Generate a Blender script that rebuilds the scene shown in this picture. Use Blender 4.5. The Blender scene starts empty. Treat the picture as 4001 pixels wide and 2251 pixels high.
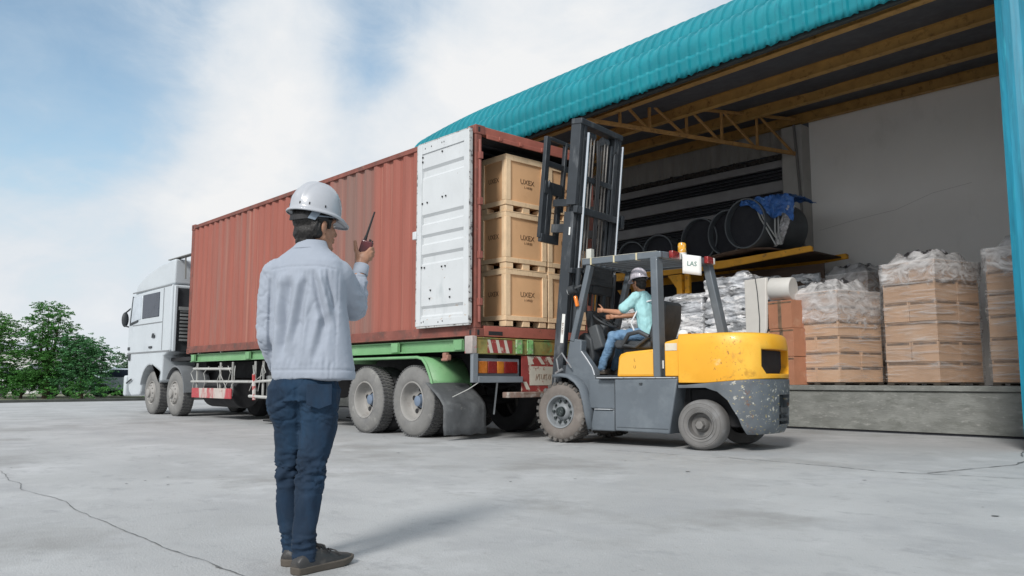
import bpy, bmesh, math, random
import numpy as np
from mathutils import Vector, Matrix, Euler
R = math.radians
PI = math.pi
random.seed(7)
SC = bpy.context.scene
COL = SC.collection

# ------------------------------------------------------------------ camera
cam_d = bpy.data.cameras.new('camera')
cam = bpy.data.objects.new('camera', cam_d); COL.objects.link(cam)
cam_d.sensor_width = 36.0; cam_d.lens = 36.0 * 2050 / 2575.0
cam_d.clip_start = 0.05; cam_d.clip_end = 2000
cam.location = (0, 0, 0.84)
cam.rotation_euler = (R(90 + 6.415), 0, R(47.5225))
SC.camera = cam

# ------------------------------------------------------------------ colour management
SC.view_settings.view_transform = 'Standard'
SC.view_settings.look = 'None'
SC.view_settings.exposure = 0.38
SC.view_settings.gamma = 1.0
SC.view_settings.use_curve_mapping = False

# ------------------------------------------------------------------ sun
SUN_EL, SUN_AZ = R(38), R(-66)      # elevation; azimuth of the sun measured from +X towards +Y
sd = Vector((math.cos(SUN_EL) * math.cos(SUN_AZ), math.cos(SUN_EL) * math.sin(SUN_AZ), math.sin(SUN_EL)))
sun_d = bpy.data.lights.new('sun', 'SUN'); sun_d.energy = 2.3; sun_d.angle = R(12); sun_d.color = (1.0, 0.97, 0.93)
sun = bpy.data.objects.new('sun', sun_d); COL.objects.link(sun)
sun.rotation_euler = sd.to_track_quat('Z', 'Y').to_euler(); sun.location = (0, -10, 30)

# ------------------------------------------------------------------ world: sky texture with broken cloud
W = bpy.data.worlds.new('World'); SC.world = W; W.use_nodes = True
nt = W.node_tree; nt.nodes.clear()
def wn(t, **k):
    n = nt.nodes.new(t)
    for a, b in k.items(): setattr(n, a, b)
    return n
def wmath(op, a, b=None, c=None, clamp=False):
    n = wn('ShaderNodeMath', operation=op, use_clamp=clamp)
    for i, v in enumerate((a, b, c)):
        if v is None: continue
        if isinstance(v, (int, float)): n.inputs[i].default_value = v
        else: nt.links.new(v, n.inputs[i])
    return n.outputs[0]
tc = wn('ShaderNodeTexCoord'); gen = tc.outputs['Generated']
sky = wn('ShaderNodeTexSky'); sky.sky_type = 'NISHITA'; sky.sun_disc = False
sky.sun_elevation = SUN_EL; sky.sun_rotation = PI / 2 - SUN_AZ
sky.air_density = 1.0; sky.dust_density = 0.6; sky.ozone_density = 2.0
def wnoise(scale, detail, rough, stretch=(1, 1, 1), off=(0, 0, 0), dist=0.0):
    m = wn('ShaderNodeMapping'); m.inputs['Scale'].default_value = stretch; m.inputs['Location'].default_value = off
    nt.links.new(gen, m.inputs[0])
    n = wn('ShaderNodeTexNoise'); n.inputs['Scale'].default_value = scale; n.inputs['Detail'].default_value = detail
    n.inputs['Roughness'].default_value = rough; n.inputs['Distortion'].default_value = dist
    nt.links.new(m.outputs[0], n.inputs['Vector']); return n.outputs['Fac']
n1 = wnoise(3.6, 10, 0.58, (1, 1, 1.8), (0.3, 0.1, 0.4), 0.5)
n2 = wnoise(11.0, 9, 0.62, (1, 1, 1.5), (2.1, 0.7, 0.2), 0.6)
base = wmath('MULTIPLY_ADD', n1, 2.2, -0.62)
base = wmath('MULTIPLY_ADD', n2, 0.85, base)
# patches of clear sky (negative) and thick cloud (positive), as directions in the world
blobs = [((-0.916, 0.176, 0.36), 15, -0.62), ((-0.904, 0.257, 0.341), 12, -0.42), ((-0.871, 0.329, 0.37), 9, -0.42),
         ((-0.776, 0.478, 0.408), 5.5, -0.42), ((-0.790, 0.505, 0.365), 5, -0.25), ((-0.745, 0.555, 0.370), 6, -0.28), ((-0.941, 0.178, 0.288), 10, -0.35),
         ((-0.839, 0.407, 0.355), 6.5, 0.62), ((-0.877, 0.38, 0.295), 9, 0.35), ((-0.884, 0.41, 0.223), 9, 0.45), ((-0.755, 0.571, 0.323), 7, 0.55),
         ((-0.72, 0.60, 0.30), 9, 0.45), ((-0.658, 0.642, 0.40), 12, 0.40), ((-0.601, 0.683, 0.415), 12, 0.5), ((-0.943, 0.234, 0.235), 8, -0.10)]
acc = base
for d, rad, w in blobs:
    v = wn('ShaderNodeVectorMath', operation='DOT_PRODUCT'); nt.links.new(gen, v.inputs[0]); v.inputs[1].default_value = Vector(d).normalized()
    mr = wn('ShaderNodeMapRange', interpolation_type='SMOOTHSTEP'); nt.links.new(v.outputs['Value'], mr.inputs[0])
    mr.inputs[1].default_value = math.cos(R(rad)); mr.inputs[2].default_value = 1.0; mr.inputs[3].default_value = 0; mr.inputs[4].default_value = w * .62
    acc = wmath('ADD', acc, mr.outputs[0])
sep = wn('ShaderNodeSeparateXYZ'); nt.links.new(gen, sep.inputs[0])
low = wn('ShaderNodeMapRange', interpolation_type='SMOOTHSTEP'); nt.links.new(sep.outputs[2], low.inputs[0])
low.inputs[1].default_value = 0.30; low.inputs[2].default_value = 0.0; low.inputs[3].default_value = 0; low.inputs[4].default_value = 0.40
acc = wmath('ADD', acc, low.outputs[0])
mask = wn('ShaderNodeMapRange', interpolation_type='SMOOTHSTEP'); nt.links.new(acc, mask.inputs[0])
mask.inputs[1].default_value = -0.36; mask.inputs[2].default_value = 1.12
cr = wn('ShaderNodeValToRGB'); nt.links.new(wmath('MULTIPLY_ADD', acc, 0.55, 0.0), cr.inputs[0])
cr.color_ramp.elements[0].position = 0.12; cr.color_ramp.elements[0].color = (0.42, 0.51, 0.60, 1)
cr.color_ramp.elements[1].position = 0.88; cr.color_ramp.elements[1].color = (0.70, 0.705, 0.71, 1)
cs = wn('ShaderNodeMix', data_type='RGBA', blend_type='MULTIPLY'); cs.inputs[0].default_value = 1.0
nt.links.new(cr.outputs[0], cs.inputs[6]); cs.inputs[7].default_value = (10.0, 10.0, 10.0, 1)
skyb = wn('ShaderNodeMix', data_type='RGBA', blend_type='MULTIPLY'); skyb.inputs[0].default_value = 1.0
nt.links.new(sky.outputs[0], skyb.inputs[6]); skyb.inputs[7].default_value = (1.55, 1.50, 1.28, 1)
mx = wn('ShaderNodeMix', data_type='RGBA'); nt.links.new(mask.outputs[0], mx.inputs[0])
nt.links.new(skyb.outputs[2], mx.inputs[6]); nt.links.new(cs.outputs[2], mx.inputs[7])
bg = wn('ShaderNodeBackground'); bg.inputs['Strength'].default_value = 0.098
nt.links.new(mx.outputs[2], bg.inputs[0])
wo = wn('ShaderNodeOutputWorld'); nt.links.new(bg.outputs[0], wo.inputs[0])

# ------------------------------------------------------------------ material helper
MATS = {}
def mat(name, color, rough=0.6, metal=0.0, var=0.12, scale=3.0, stretch=(1, 1, 1), bump=0.15, bscale=60.0, bstretch=(1, 1, 1), bdist=0.004,
        wear=(), coat=0.0, alpha=1.0, emit=None, spec=0.5, rand=True, island=0.0, sheen=0.0, transl=0.0):
    """Principled surface: base colour varied by noise, 'wear' = list of (colour, scale, lo, hi, stretch[, rough]) patches, fine bump."""
    if name in MATS: return MATS[name]
    m = bpy.data.materials.new(name); m.use_nodes = True; MATS[name] = m
    t = m.node_tree; t.nodes.clear(); L = t.links
    def N(k, **a):
        n = t.nodes.new(k)
        for x, y in a.items(): setattr(n, x, y)
        return n
    out = N('ShaderNodeOutputMaterial'); p = N('ShaderNodeBsdfPrincipled'); L.new(p.outputs[0], out.inputs[0])
    tcn = N('ShaderNodeTexCoord'); vec = tcn.outputs['Object']
    if rand:
        oi = N('ShaderNodeObjectInfo'); mm = N('ShaderNodeMath', operation='MULTIPLY'); mm.inputs[1].default_value = 37.0
        L.new(oi.outputs['Random'], mm.inputs[0]); va = N('ShaderNodeVectorMath', operation='ADD'); L.new(vec, va.inputs[0]); L.new(mm.outputs[0], va.inputs[1]); vec = va.outputs[0]
    def noise(sc, st, det=6, off=0.0, ro=0.6):
        mp = N('ShaderNodeMapping'); mp.inputs['Scale'].default_value = st; mp.inputs['Location'].default_value = (off, off * .7, off * 1.3); L.new(vec, mp.inputs[0])
        n = N('ShaderNodeTexNoise'); n.inputs['Scale'].default_value = sc; n.inputs['Detail'].default_value = det; n.inputs['Roughness'].default_value = ro
        L.new(mp.outputs[0], n.inputs['Vector']); return n.outputs['Fac']
    c = Vector(color[:3])
    r = N('ShaderNodeValToRGB'); L.new(noise(scale, stretch), r.inputs[0])
    r.color_ramp.elements[0].position = 0.3; r.color_ramp.elements[1].position = 0.7
    r.color_ramp.elements[0].color = (*[max(0, x * (1 - var)) for x in c], 1); r.color_ramp.elements[1].color = (*[min(1, x * (1 + var)) for x in c], 1)
    colr = r.outputs[0]
    if island:
        g = N('ShaderNodeNewGeometry'); hs = N('ShaderNodeHueSaturation'); mr = N('ShaderNodeMapRange'); L.new(g.outputs['Random Per Island'], mr.inputs[0])
        mr.inputs[3].default_value = 1 - island; mr.inputs[4].default_value = 1 + island; L.new(mr.outputs[0], hs.inputs['Value']); L.new(colr, hs.inputs['Color']); colr = hs.outputs[0]
    ro = None
    for i, w in enumerate(wear):
        wc, wsc, lo, hi = w[:4]; wst = w[4] if len(w) > 4 else (1, 1, 1)
        mr = N('ShaderNodeMapRange'); L.new(noise(wsc, wst, 9, 3.7 * (i + 1), 0.65), mr.inputs[0]); mr.inputs[1].default_value = lo; mr.inputs[2].default_value = hi
        mk = mr.outputs[0]
        if len(w) > 6:            # limited to a band of object z: (z0, z1) full inside
            sx = N('ShaderNodeSeparateXYZ'); L.new(tcn.outputs['Object'], sx.inputs[0]); m2 = N('ShaderNodeMapRange', interpolation_type='SMOOTHSTEP')
            L.new(sx.outputs[w[6][2] if len(w[6]) > 2 else 2], m2.inputs[0]); m2.inputs[1].default_value = w[6][0]; m2.inputs[2].default_value = w[6][1]
            if len(w[6]) > 3:
                m3 = N('ShaderNodeMapRange', interpolation_type='SMOOTHSTEP'); L.new(sx.outputs[w[6][2]], m3.inputs[0]); m3.inputs[1].default_value = w[6][4]; m3.inputs[2].default_value = w[6][3]
                m4 = N('ShaderNodeMath', operation='MULTIPLY'); L.new(mk, m4.inputs[0]); L.new(m3.outputs[0], m4.inputs[1]); mk = m4.outputs[0]
            ml = N('ShaderNodeMath', operation='MULTIPLY'); L.new(mk, ml.inputs[0]); L.new(m2.outputs[0], ml.inputs[1]); mk = ml.outputs[0]
        mi = N('ShaderNodeMix', data_type='RGBA'); L.new(mk, mi.inputs[0]); L.new(colr, mi.inputs[6]); mi.inputs[7].default_value = (*wc, 1); colr = mi.outputs[2]
        if len(w) > 5 and w[5] is not None:
            q = N('ShaderNodeMix', data_type='FLOAT'); L.new(mk, q.inputs[0])
            if ro is None: q.inputs[2].default_value = rough
            else: L.new(ro, q.inputs[2])
            q.inputs[3].default_value = w[5]; ro = q.outputs[0]
    L.new(colr, p.inputs['Base Color'])
    if ro is not None: L.new(ro, p.inputs['Roughness'])
    else:
        mr = N('ShaderNodeMapRange'); L.new(noise(scale * 2.3, stretch, 5, 9.1), mr.inputs[0]); mr.inputs[1].default_value = .3; mr.inputs[2].default_value = .7
        mr.inputs[3].default_value = max(0.02, rough - 0.08); mr.inputs[4].default_value = min(1, rough + 0.08); L.new(mr.outputs[0], p.inputs['Roughness'])
    p.inputs['Metallic'].default_value = metal; p.inputs['Coat Weight'].default_value = coat; p.inputs['Specular IOR Level'].default_value = spec
    p.inputs['Alpha'].default_value = alpha
    if sheen: p.inputs['Sheen Weight'].default_value = sheen
    if emit: p.inputs['Emission Color'].default_value = (*emit[:3], 1); p.inputs['Emission Strength'].default_value = emit[3]
    if bump:
        b = N('ShaderNodeBump'); b.inputs['Strength'].default_value = bump; b.inputs['Distance'].default_value = bdist
        L.new(noise(bscale, bstretch, 5, 5.5), b.inputs['Height']); L.new(b.outputs[0], p.inputs['Normal'])
    if transl:
        tr = N('ShaderNodeBsdfTranslucent'); L.new(colr, tr.inputs[0]); ms = N('ShaderNodeMixShader'); ms.inputs[0].default_value = transl
        L.new(p.outputs[0], ms.inputs[1]); L.new(tr.outputs[0], ms.inputs[2]); L.new(ms.outputs[0], out.inputs[0])
    return m

def film_mat(name, tint, lo, hi, scale, stretch=(1, 1, 1), base=0.25, fade=None):
    """crumpled clear plastic: see-through where flat, milky and glossy where creased"""
    if name in MATS: return MATS[name]
    m = bpy.data.materials.new(name); m.use_nodes = True; MATS[name] = m
    t = m.node_tree; t.nodes.clear(); L = t.links; N = t.nodes.new
    out = N('ShaderNodeOutputMaterial'); p = N('ShaderNodeBsdfPrincipled'); tr = N('ShaderNodeBsdfTransparent'); mx = N('ShaderNodeMixShader')
    p.inputs['Base Color'].default_value = (*tint, 1); p.inputs['Roughness'].default_value = 0.18
    tcn = N('ShaderNodeTexCoord'); mp = N('ShaderNodeMapping'); mp.inputs['Scale'].default_value = stretch; L.new(tcn.outputs['Object'], mp.inputs[0])
    n = N('ShaderNodeTexNoise'); n.inputs['Scale'].default_value = scale; n.inputs['Detail'].default_value = 8; n.inputs['Roughness'].default_value = .65; n.inputs['Distortion'].default_value = 1.2
    L.new(mp.outputs[0], n.inputs['Vector'])
    mr = N('ShaderNodeMapRange'); L.new(n.outputs['Fac'], mr.inputs[0]); mr.inputs[1].default_value = lo; mr.inputs[2].default_value = hi; mr.inputs[3].default_value = base; mr.inputs[4].default_value = 0.95
    fac = mr.outputs[0]
    if fade:      # the loose hood of film thins out towards its torn lower edge
        sx = N('ShaderNodeSeparateXYZ'); L.new(tcn.outputs['Object'], sx.inputs[0]); ad = N('ShaderNodeMath'); ad.operation = 'MULTIPLY_ADD'; L.new(n.outputs['Fac'], ad.inputs[0]); ad.inputs[1].default_value = .9; L.new(sx.outputs[2], ad.inputs[2])
        m2 = N('ShaderNodeMapRange'); L.new(ad.outputs[0], m2.inputs[0]); m2.inputs[1].default_value = fade[0] + .42; m2.inputs[2].default_value = fade[1] + .42
        ml = N('ShaderNodeMath'); ml.operation = 'MULTIPLY'; L.new(fac, ml.inputs[0]); L.new(m2.outputs[0], ml.inputs[1]); fac = ml.outputs[0]
    L.new(fac, mx.inputs[0]); L.new(tr.outputs[0], mx.inputs[1]); L.new(p.outputs[0], mx.inputs[2]); L.new(mx.outputs[0], out.inputs[0])
    b = N('ShaderNodeBump'); b.inputs['Strength'].default_value = 0.8; b.inputs['Distance'].default_value = 0.03; L.new(n.outputs['Fac'], b.inputs['Height']); L.new(b.outputs[0], p.inputs['Normal'])
    return m

# ------------------------------------------------------------------ mesh builder
def rotm(rx=0, ry=0, rz=0): return Euler((R(rx), R(ry), R(rz))).to_matrix().to_4x4()
class MB:
    def __init__(s): s.v = []; s.f = []; s.mi = []; s.M = Matrix.Identity(4); s.k = 0; s.g = []
    def at(s, M): s.M = M; return s
    def mat(s, k): s.k = k; return s
    def add(s, vs, fs):
        o = len(s.v); M = s.M; s.g.append((o, o + len(vs), len(s.f), len(s.f) + len(fs)))
        s.v += [tuple(M @ Vector(p)) for p in vs]; s.f += [tuple(i + o for i in f) for f in fs]; s.mi += [s.k] * len(fs); return s
    def box(s, x0, x1, y0, y1, z0, z1):
        if x0 > x1: x0, x1 = x1, x0
        if y0 > y1: y0, y1 = y1, y0
        if z0 > z1: z0, z1 = z1, z0
        return s.add([(x0, y0, z0), (x1, y0, z0), (x1, y1, z0), (x0, y1, z0), (x0, y0, z1), (x1, y0, z1), (x1, y1, z1), (x0, y1, z1)],
                     [(0, 3, 2, 1), (4, 5, 6, 7), (0, 1, 5, 4), (1, 2, 6, 5), (2, 3, 7, 6), (3, 0, 4, 7)])
    def cb(s, c, d, rot=(0, 0, 0)):
        o = s.M; s.M = o @ Matrix.Translation(c) @ rotm(*rot); s.box(-d[0] / 2, d[0] / 2, -d[1] / 2, d[1] / 2, -d[2] / 2, d[2] / 2); s.M = o; return s
    def bar(s, p, q, w, h, up=(0, 0, 1)):
        p, q = Vector(p), Vector(q); d = (q - p).normalized(); u = Vector(up)
        a = d.cross(u)
        if a.length < 1e-4: a = d.cross(Vector((1, 0, 0)))
        a.normalize(); b = a.cross(d).normalized(); a *= w / 2; b *= h / 2
        return s.add([p - a - b, p + a - b, p + a + b, p - a + b, q - a - b, q + a - b, q + a + b, q - a + b],
                     [(0, 1, 2, 3), (7, 6, 5, 4), (0, 4, 5, 1), (1, 5, 6, 2), (2, 6, 7, 3), (3, 7, 4, 0)])
    def frame(s, d):
        d = Vector(d).normalized(); u = Vector((0, 0, 1)) if abs(d.z) < .9 else Vector((1, 0, 0)); a = d.cross(u).normalized(); return d, a, a.cross(d)
    def cyl(s, p, q, r, r2=None, n=20, cap=True):
        p, q = Vector(p), Vector(q); r2 = r if r2 is None else r2; d, a, b = s.frame(q - p); vs = []
        for c, rr in ((p, r), (q, r2)):
            for i in range(n):
                t = 2 * PI * i / n; vs.append(c + a * math.cos(t) * rr + b * math.sin(t) * rr)
        fs = [(i, (i + 1) % n, n + (i + 1) % n, n + i) for i in range(n)]
        if cap: fs += [tuple(range(n))[::-1], tuple(range(n, 2 * n))]
        return s.add(vs, fs)
    def tube(s, pts, r, n=10, cap=True):
        pts = [Vector(p) for p in pts]; rs = r if isinstance(r, (list, tuple)) else [r] * len(pts); vs = []; fs = []
        up = None
        for i, p in enumerate(pts):
            d = (pts[min(i + 1, len(pts) - 1)] - pts[max(i - 1, 0)]).normalized()
            if up is None: _, a, b = s.frame(d)
            else:
                a = (up - d * up.dot(d)).normalized(); b = a.cross(d)
            up = a
            for j in range(n):
                t = 2 * PI * j / n; vs.append(p + a * math.cos(t) * rs[i] + b * math.sin(t) * rs[i])
        for i in range(len(pts) - 1):
            fs += [(i * n + j, i * n + (j + 1) % n, (i + 1) * n + (j + 1) % n, (i + 1) * n + j) for j in range(n)]
        if cap: fs += [tuple(range(n))[::-1], tuple(range((len(pts) - 1) * n, len(pts) * n))]
        return s.add(vs, fs)
    def lathe(s, prof, c, axis, n=40, closed=False):
        """prof: (radius, offset along axis)"""
        c = Vector(c); d, a, b = s.frame(axis); vs = []; m = len(prof)
        for i in range(n):
            t = 2 * PI * i / n; e = a * math.cos(t) + b * math.sin(t)
            for r, z in prof: vs.append(c + e * r + d * z)
        fs = []
        for i in range(n):
            k = (i + 1) % n
            for j in range(m if closed else m - 1):
                j2 = (j + 1) % m; fs.append((i * m + j, i * m + j2, k * m + j2, k * m + j))
        return s.add(vs, fs)
    def prism(s, poly, f0, f1):
        """poly: list of 2d points, f0/f1: functions mapping a 2d point to 3d for the two caps"""
        n = len(poly); vs = [f0(p) for p in poly] + [f1(p) for p in poly]
        return s.add(vs, [tuple(range(n))[::-1], tuple(range(n, 2 * n))] + [(i, (i + 1) % n, n + (i + 1) % n, n + i) for i in range(n)])
    def pxz(s, poly, y0, y1): return s.prism(poly, lambda p: (p[0], y0, p[1]), lambda p: (p[0], y1, p[1]))
    def pyz(s, poly, x0, x1): return s.prism(poly, lambda p: (x0, p[0], p[1]), lambda p: (x1, p[0], p[1]))
    def pxy(s, poly, z0, z1): return s.prism(poly, lambda p: (p[0], p[1], z0), lambda p: (p[0], p[1], z1))
    def grid(s, P):
        """P[i][j] 3d points"""
        n, m = len(P), len(P[0])
        return s.add([p for row in P for p in row], [(i * m + j, i * m + j + 1, (i + 1) * m + j + 1, (i + 1) * m + j) for i in range(n - 1) for j in range(m - 1)])
    def ell(s, c, r, n=16, m=10, rot=None):
        c = Vector(c); r = (r, r, r) if isinstance(r, (int, float)) else r; vs = []; fs = []; Q = rot or Matrix.Identity(4)
        for j in range(1, m):
            ph = PI * j / m
            for i in range(n):
                t = 2 * PI * i / n; vs.append(c + Q @ Vector((r[0] * math.sin(ph) * math.cos(t), r[1] * math.sin(ph) * math.sin(t), r[2] * math.cos(ph))))
        vs += [c + Q @ Vector((0, 0, r[2])), c + Q @ Vector((0, 0, -r[2]))]; T = len(vs) - 2
        for j in range(m - 2): fs += [(j * n + i, (j + 1) * n + i, (j + 1) * n + (i + 1) % n, j * n + (i + 1) % n) for i in range(n)]
        fs += [(T, i, (i + 1) % n) for i in range(n)] + [(T + 1, (m - 2) * n + (i + 1) % n, (m - 2) * n + i) for i in range(n)]
        return s.add(vs, fs)
    def cap(s, p, r0, q, r1, n=14):
        """closed tapered capsule with rounded ends"""
        p, q = Vector(p), Vector(q); d = (q - p).normalized()
        pts = []; rs = []
        for k in range(4): a = PI / 2 * (k + .35) / 4.35; pts.append(p - d * r0 * math.cos(a)); rs.append(r0 * math.sin(a))
        pts += [p, q]; rs += [r0, r1]
        for k in range(3, -1, -1): a = PI / 2 * (k + .35) / 4.35; pts.append(q + d * r1 * math.cos(a)); rs.append(r1 * math.sin(a))
        return s.tube(pts, rs, n)
    def loft(s, secs, n=28):
        """secs: (cx, cy, z, rx, ry, yaw_deg) ellipses stacked upward, capped"""
        vs = []; fs = []
        for cx, cy, z, rx, ry, yw in secs:
            ca, sa = math.cos(R(yw)), math.sin(R(yw))
            for i in range(n):
                t = 2 * PI * i / n; x = rx * math.copysign(abs(math.cos(t)) ** .9, math.cos(t)); y = ry * math.copysign(abs(math.sin(t)) ** .9, math.sin(t))
                vs.append((cx + x * ca - y * sa, cy + x * sa + y * ca, z))
        for k in range(len(secs) - 1): fs += [(k * n + i, k * n + (i + 1) % n, (k + 1) * n + (i + 1) % n, (k + 1) * n + i) for i in range(n)]
        fs += [tuple(range(n))[::-1], tuple(range((len(secs) - 1) * n, len(secs) * n))]
        return s.add(vs, fs)
    def mesh(s, name, mats):
        me = bpy.data.meshes.new(name); me.from_pydata(s.v, [], s.f)
        for m in (mats if isinstance(mats, (list, tuple)) else [mats]): me.materials.append(m)
        if any(s.mi): me.polygons.foreach_set('material_index', s.mi)
        me.update(); return me
    def build(s, name, mats, parent=None, bevel=0.0, smooth=35, loc=None, rot=None, seg=2, recalc=True, split=False):
        if split and len(s.g) > 1:      # every piece an object of its own
            o = None
            for a, b, c, d in s.g:
                q = MB(); q.v = s.v[a:b]; q.f = [tuple(i - a for i in f) for f in s.f[c:d]]; q.mi = s.mi[c:d]; o = q.build(name, mats, parent, bevel, smooth, loc, rot, seg, recalc)
            return o
        me = s.mesh(name, mats)
        if recalc:
            bm = bmesh.new(); bm.from_mesh(me); bmesh.ops.recalc_face_normals(bm, faces=bm.faces); bm.to_mesh(me); bm.free()
        if smooth:
            me.polygons.foreach_set('use_smooth', [True] * len(me.polygons)); me.set_sharp_from_angle(angle=R(smooth))
        o = bpy.data.objects.new(name, me); COL.objects.link(o)
        if parent: o.parent = parent
        if loc: o.location = loc
        if rot: o.rotation_euler = rot
        if bevel:
            b = o.modifiers.new('bevel', 'BEVEL'); b.width = bevel; b.segments = seg; b.limit_method = 'ANGLE'; b.angle_limit = R(40); b.harden_normals = False
        return o

def tag(o, label=None, cat=None, group=None, kind=None):
    if label: o['label'] = label
    if cat: o['category'] = cat
    if group: o['group'] = group
    if kind: o['kind'] = kind
    return o
def thing(name, label, cat, loc=(0, 0, 0), rz=0, group=None):
    o = bpy.data.objects.new(name, None); COL.objects.link(o); o.empty_display_size = .2
    o.location = loc; o.rotation_euler = (0, 0, rz); return tag(o, label, cat, group)
def part(name, parent, loc=(0, 0, 0), rot=(0, 0, 0)):
    o = bpy.data.objects.new(name, None); COL.objects.link(o); o.empty_display_size = .1; o.parent = parent; o.location = loc; o.rotation_euler = rot; return o
def copy_tree(o, parent=None):
    c = o.copy(); COL.objects.link(c); c.parent = parent
    for ch in [x for x in bpy.data.objects if x.parent == o]: copy_tree(ch, c)
    return c
def text(name, s, size, m, M, parent=None, depth=.002, stretch=1.0):
    cu = bpy.data.curves.new(name, 'FONT'); cu.body = s; cu.size = size; cu.extrude = depth; cu.align_x = 'CENTER'; cu.align_y = 'CENTER'; cu.resolution_u = 2
    t = bpy.data.objects.new(name, cu); COL.objects.link(t); bpy.context.view_layer.update()
    me = bpy.data.meshes.new_from_object(t.evaluated_get(bpy.context.evaluated_depsgraph_get()))
    bpy.data.objects.remove(t); me.transform(M @ Matrix.Diagonal((stretch, 1, 1, 1))); me.materials.clear(); me.materials.append(m)
    o = bpy.data.objects.new(name, me); COL.objects.link(o)
    if parent: o.parent = parent
    return o
def remesh(mb, voxel, smooth=6, fac=.5):
    """union of overlapping closed shapes into one continuous surface"""
    me = mb.mesh('tmp', []); o = bpy.data.objects.new('tmp', me); COL.objects.link(o)
    m = o.modifiers.new('r', 'REMESH'); m.mode = 'VOXEL'; m.voxel_size = voxel
    k = o.modifiers.new('s', 'SMOOTH'); k.iterations = smooth; k.factor = fac
    bpy.context.view_layer.update(); r = bpy.data.meshes.new_from_object(o.evaluated_get(bpy.context.evaluated_depsgraph_get()))
    bpy.data.objects.remove(o); return r
def fit(me, disp=None, mats=(), name='x', parent=None, smooth=True):
    """displace along normals with disp(P, N) -> distance array, then link as one object"""
    n = len(me.vertices); P = np.empty(n * 3, 'f'); me.vertices.foreach_get('co', P); P = P.reshape(-1, 3)
    if disp is not None:
        Nn = np.empty(n * 3, 'f'); me.vertex_normals.foreach_get('vector', Nn); Nn = Nn.reshape(-1, 3)
        d = disp(P, Nn); P = P + Nn * d[:, None]; me.vertices.foreach_set('co', P.ravel())
    me.materials.clear()
    for m in mats: me.materials.append(m)
    me.polygons.foreach_set('use_smooth', [True] * len(me.polygons)); me.update(); me.name = name
    o = bpy.data.objects.new(name, me); COL.objects.link(o)
    if parent: o.parent = parent
    return o
def seg_paint(o, fn):
    """material index per face from its centre"""
    me = o.data; n = len(me.polygons); c = np.empty(n * 3, 'f'); me.polygons.foreach_get('center', c)
    me.polygons.foreach_set('material_index', fn(c.reshape(-1, 3)).astype('i')); me.update()
_rng = np.random.default_rng(3)
def vnoise(P, f, seed=0, octv=3):
    """cheap smooth pseudo-noise, sums of sines, about -1..1"""
    r = np.random.default_rng(seed); out = np.zeros(len(P)); a = 1.0; tot = 0
    for o in range(octv):
        for k in range(4):
            d = r.normal(size=3); d /= np.linalg.norm(d); out += a * np.sin(P @ d * f * (1 + .5 * r.random()) + r.random() * 6.28 + 1.3 * np.sin(P @ r.normal(size=3) * f * .5))
        tot += a * 2; f *= 2.1; a *= .5
    return out / tot

# ================================================================== MATERIALS
M_ground = mat('concrete_yard', (0.395, 0.40, 0.40), 0.75, var=.14, scale=.5, bump=.6, bscale=90, bdist=.010, rand=False,
               wear=[((.34, .345, .35), 1.1, .50, .68, (.8, 1.1, 1)), ((.50, .505, .51), .8, .55, .75, (1.2, 1.1, 1)), ((.30, .305, .31), 3.5, .56, .72, (1, 1.3, 1)),
                     ((.24, .25, .26), 9, .70, .80), ((.5, .51, .52), 14, .64, .8), ((.29, .29, .285), .5, .56, .68), ((.20, .20, .20), 60, .66, .74), ((.25, .25, .245), 28, .60, .76, (.7, 1.6, 1)), ((.46, .46, .45), 45, .62, .74)])
M_crack = mat('crack_dark', (.12, .125, .125), .9, bump=0)
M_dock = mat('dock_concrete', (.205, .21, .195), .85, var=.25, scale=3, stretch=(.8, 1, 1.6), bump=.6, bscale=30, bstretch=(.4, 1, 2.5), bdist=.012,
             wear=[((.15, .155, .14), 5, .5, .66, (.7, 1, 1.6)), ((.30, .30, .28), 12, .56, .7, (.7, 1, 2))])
M_teal = mat('teal_roof_sheet', (0.005, 0.215, 0.265), .5, var=.12, scale=1.3, bump=.05, bscale=20, spec=.45,
             wear=[((.012, .27, .32), 1.6, .5, .75), ((.005, .15, .21), 5, .58, .78)])
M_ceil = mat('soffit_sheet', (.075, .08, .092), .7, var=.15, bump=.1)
M_purlin = mat('ochre_steel', (.44, .255, .075), .6, var=.18, scale=4, bump=.15, wear=[((.16, .075, .02), 7, .55, .72)])
M_wall = mat('grey_plaster', (.80, .785, .76), .85, var=.04, scale=.7, bump=.2, wear=[((.66, .65, .62), 1.1, .55, .75, (1, 1, .5))])
M_clad = mat('old_cladding', (.30, .295, .28), .7, var=.15, scale=2, stretch=(2, 2, .4), bump=.1, wear=[((.12, .11, .10), 6, .62, .72, (3, 1, .5))])
M_rail = mat('louvre_rail', (.30, .30, .31), .6)
M_void = mat('interior_shade', (.025, .026, .032), .9, bump=0)  # near-black colour that paints in the shade of unlit hollows
M_trim = mat('dark_gutter', (.03, .04, .04), .6)
M_rubb = mat('rubble_strip', (.05, .045, .04), .9, var=.4, scale=12)

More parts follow.
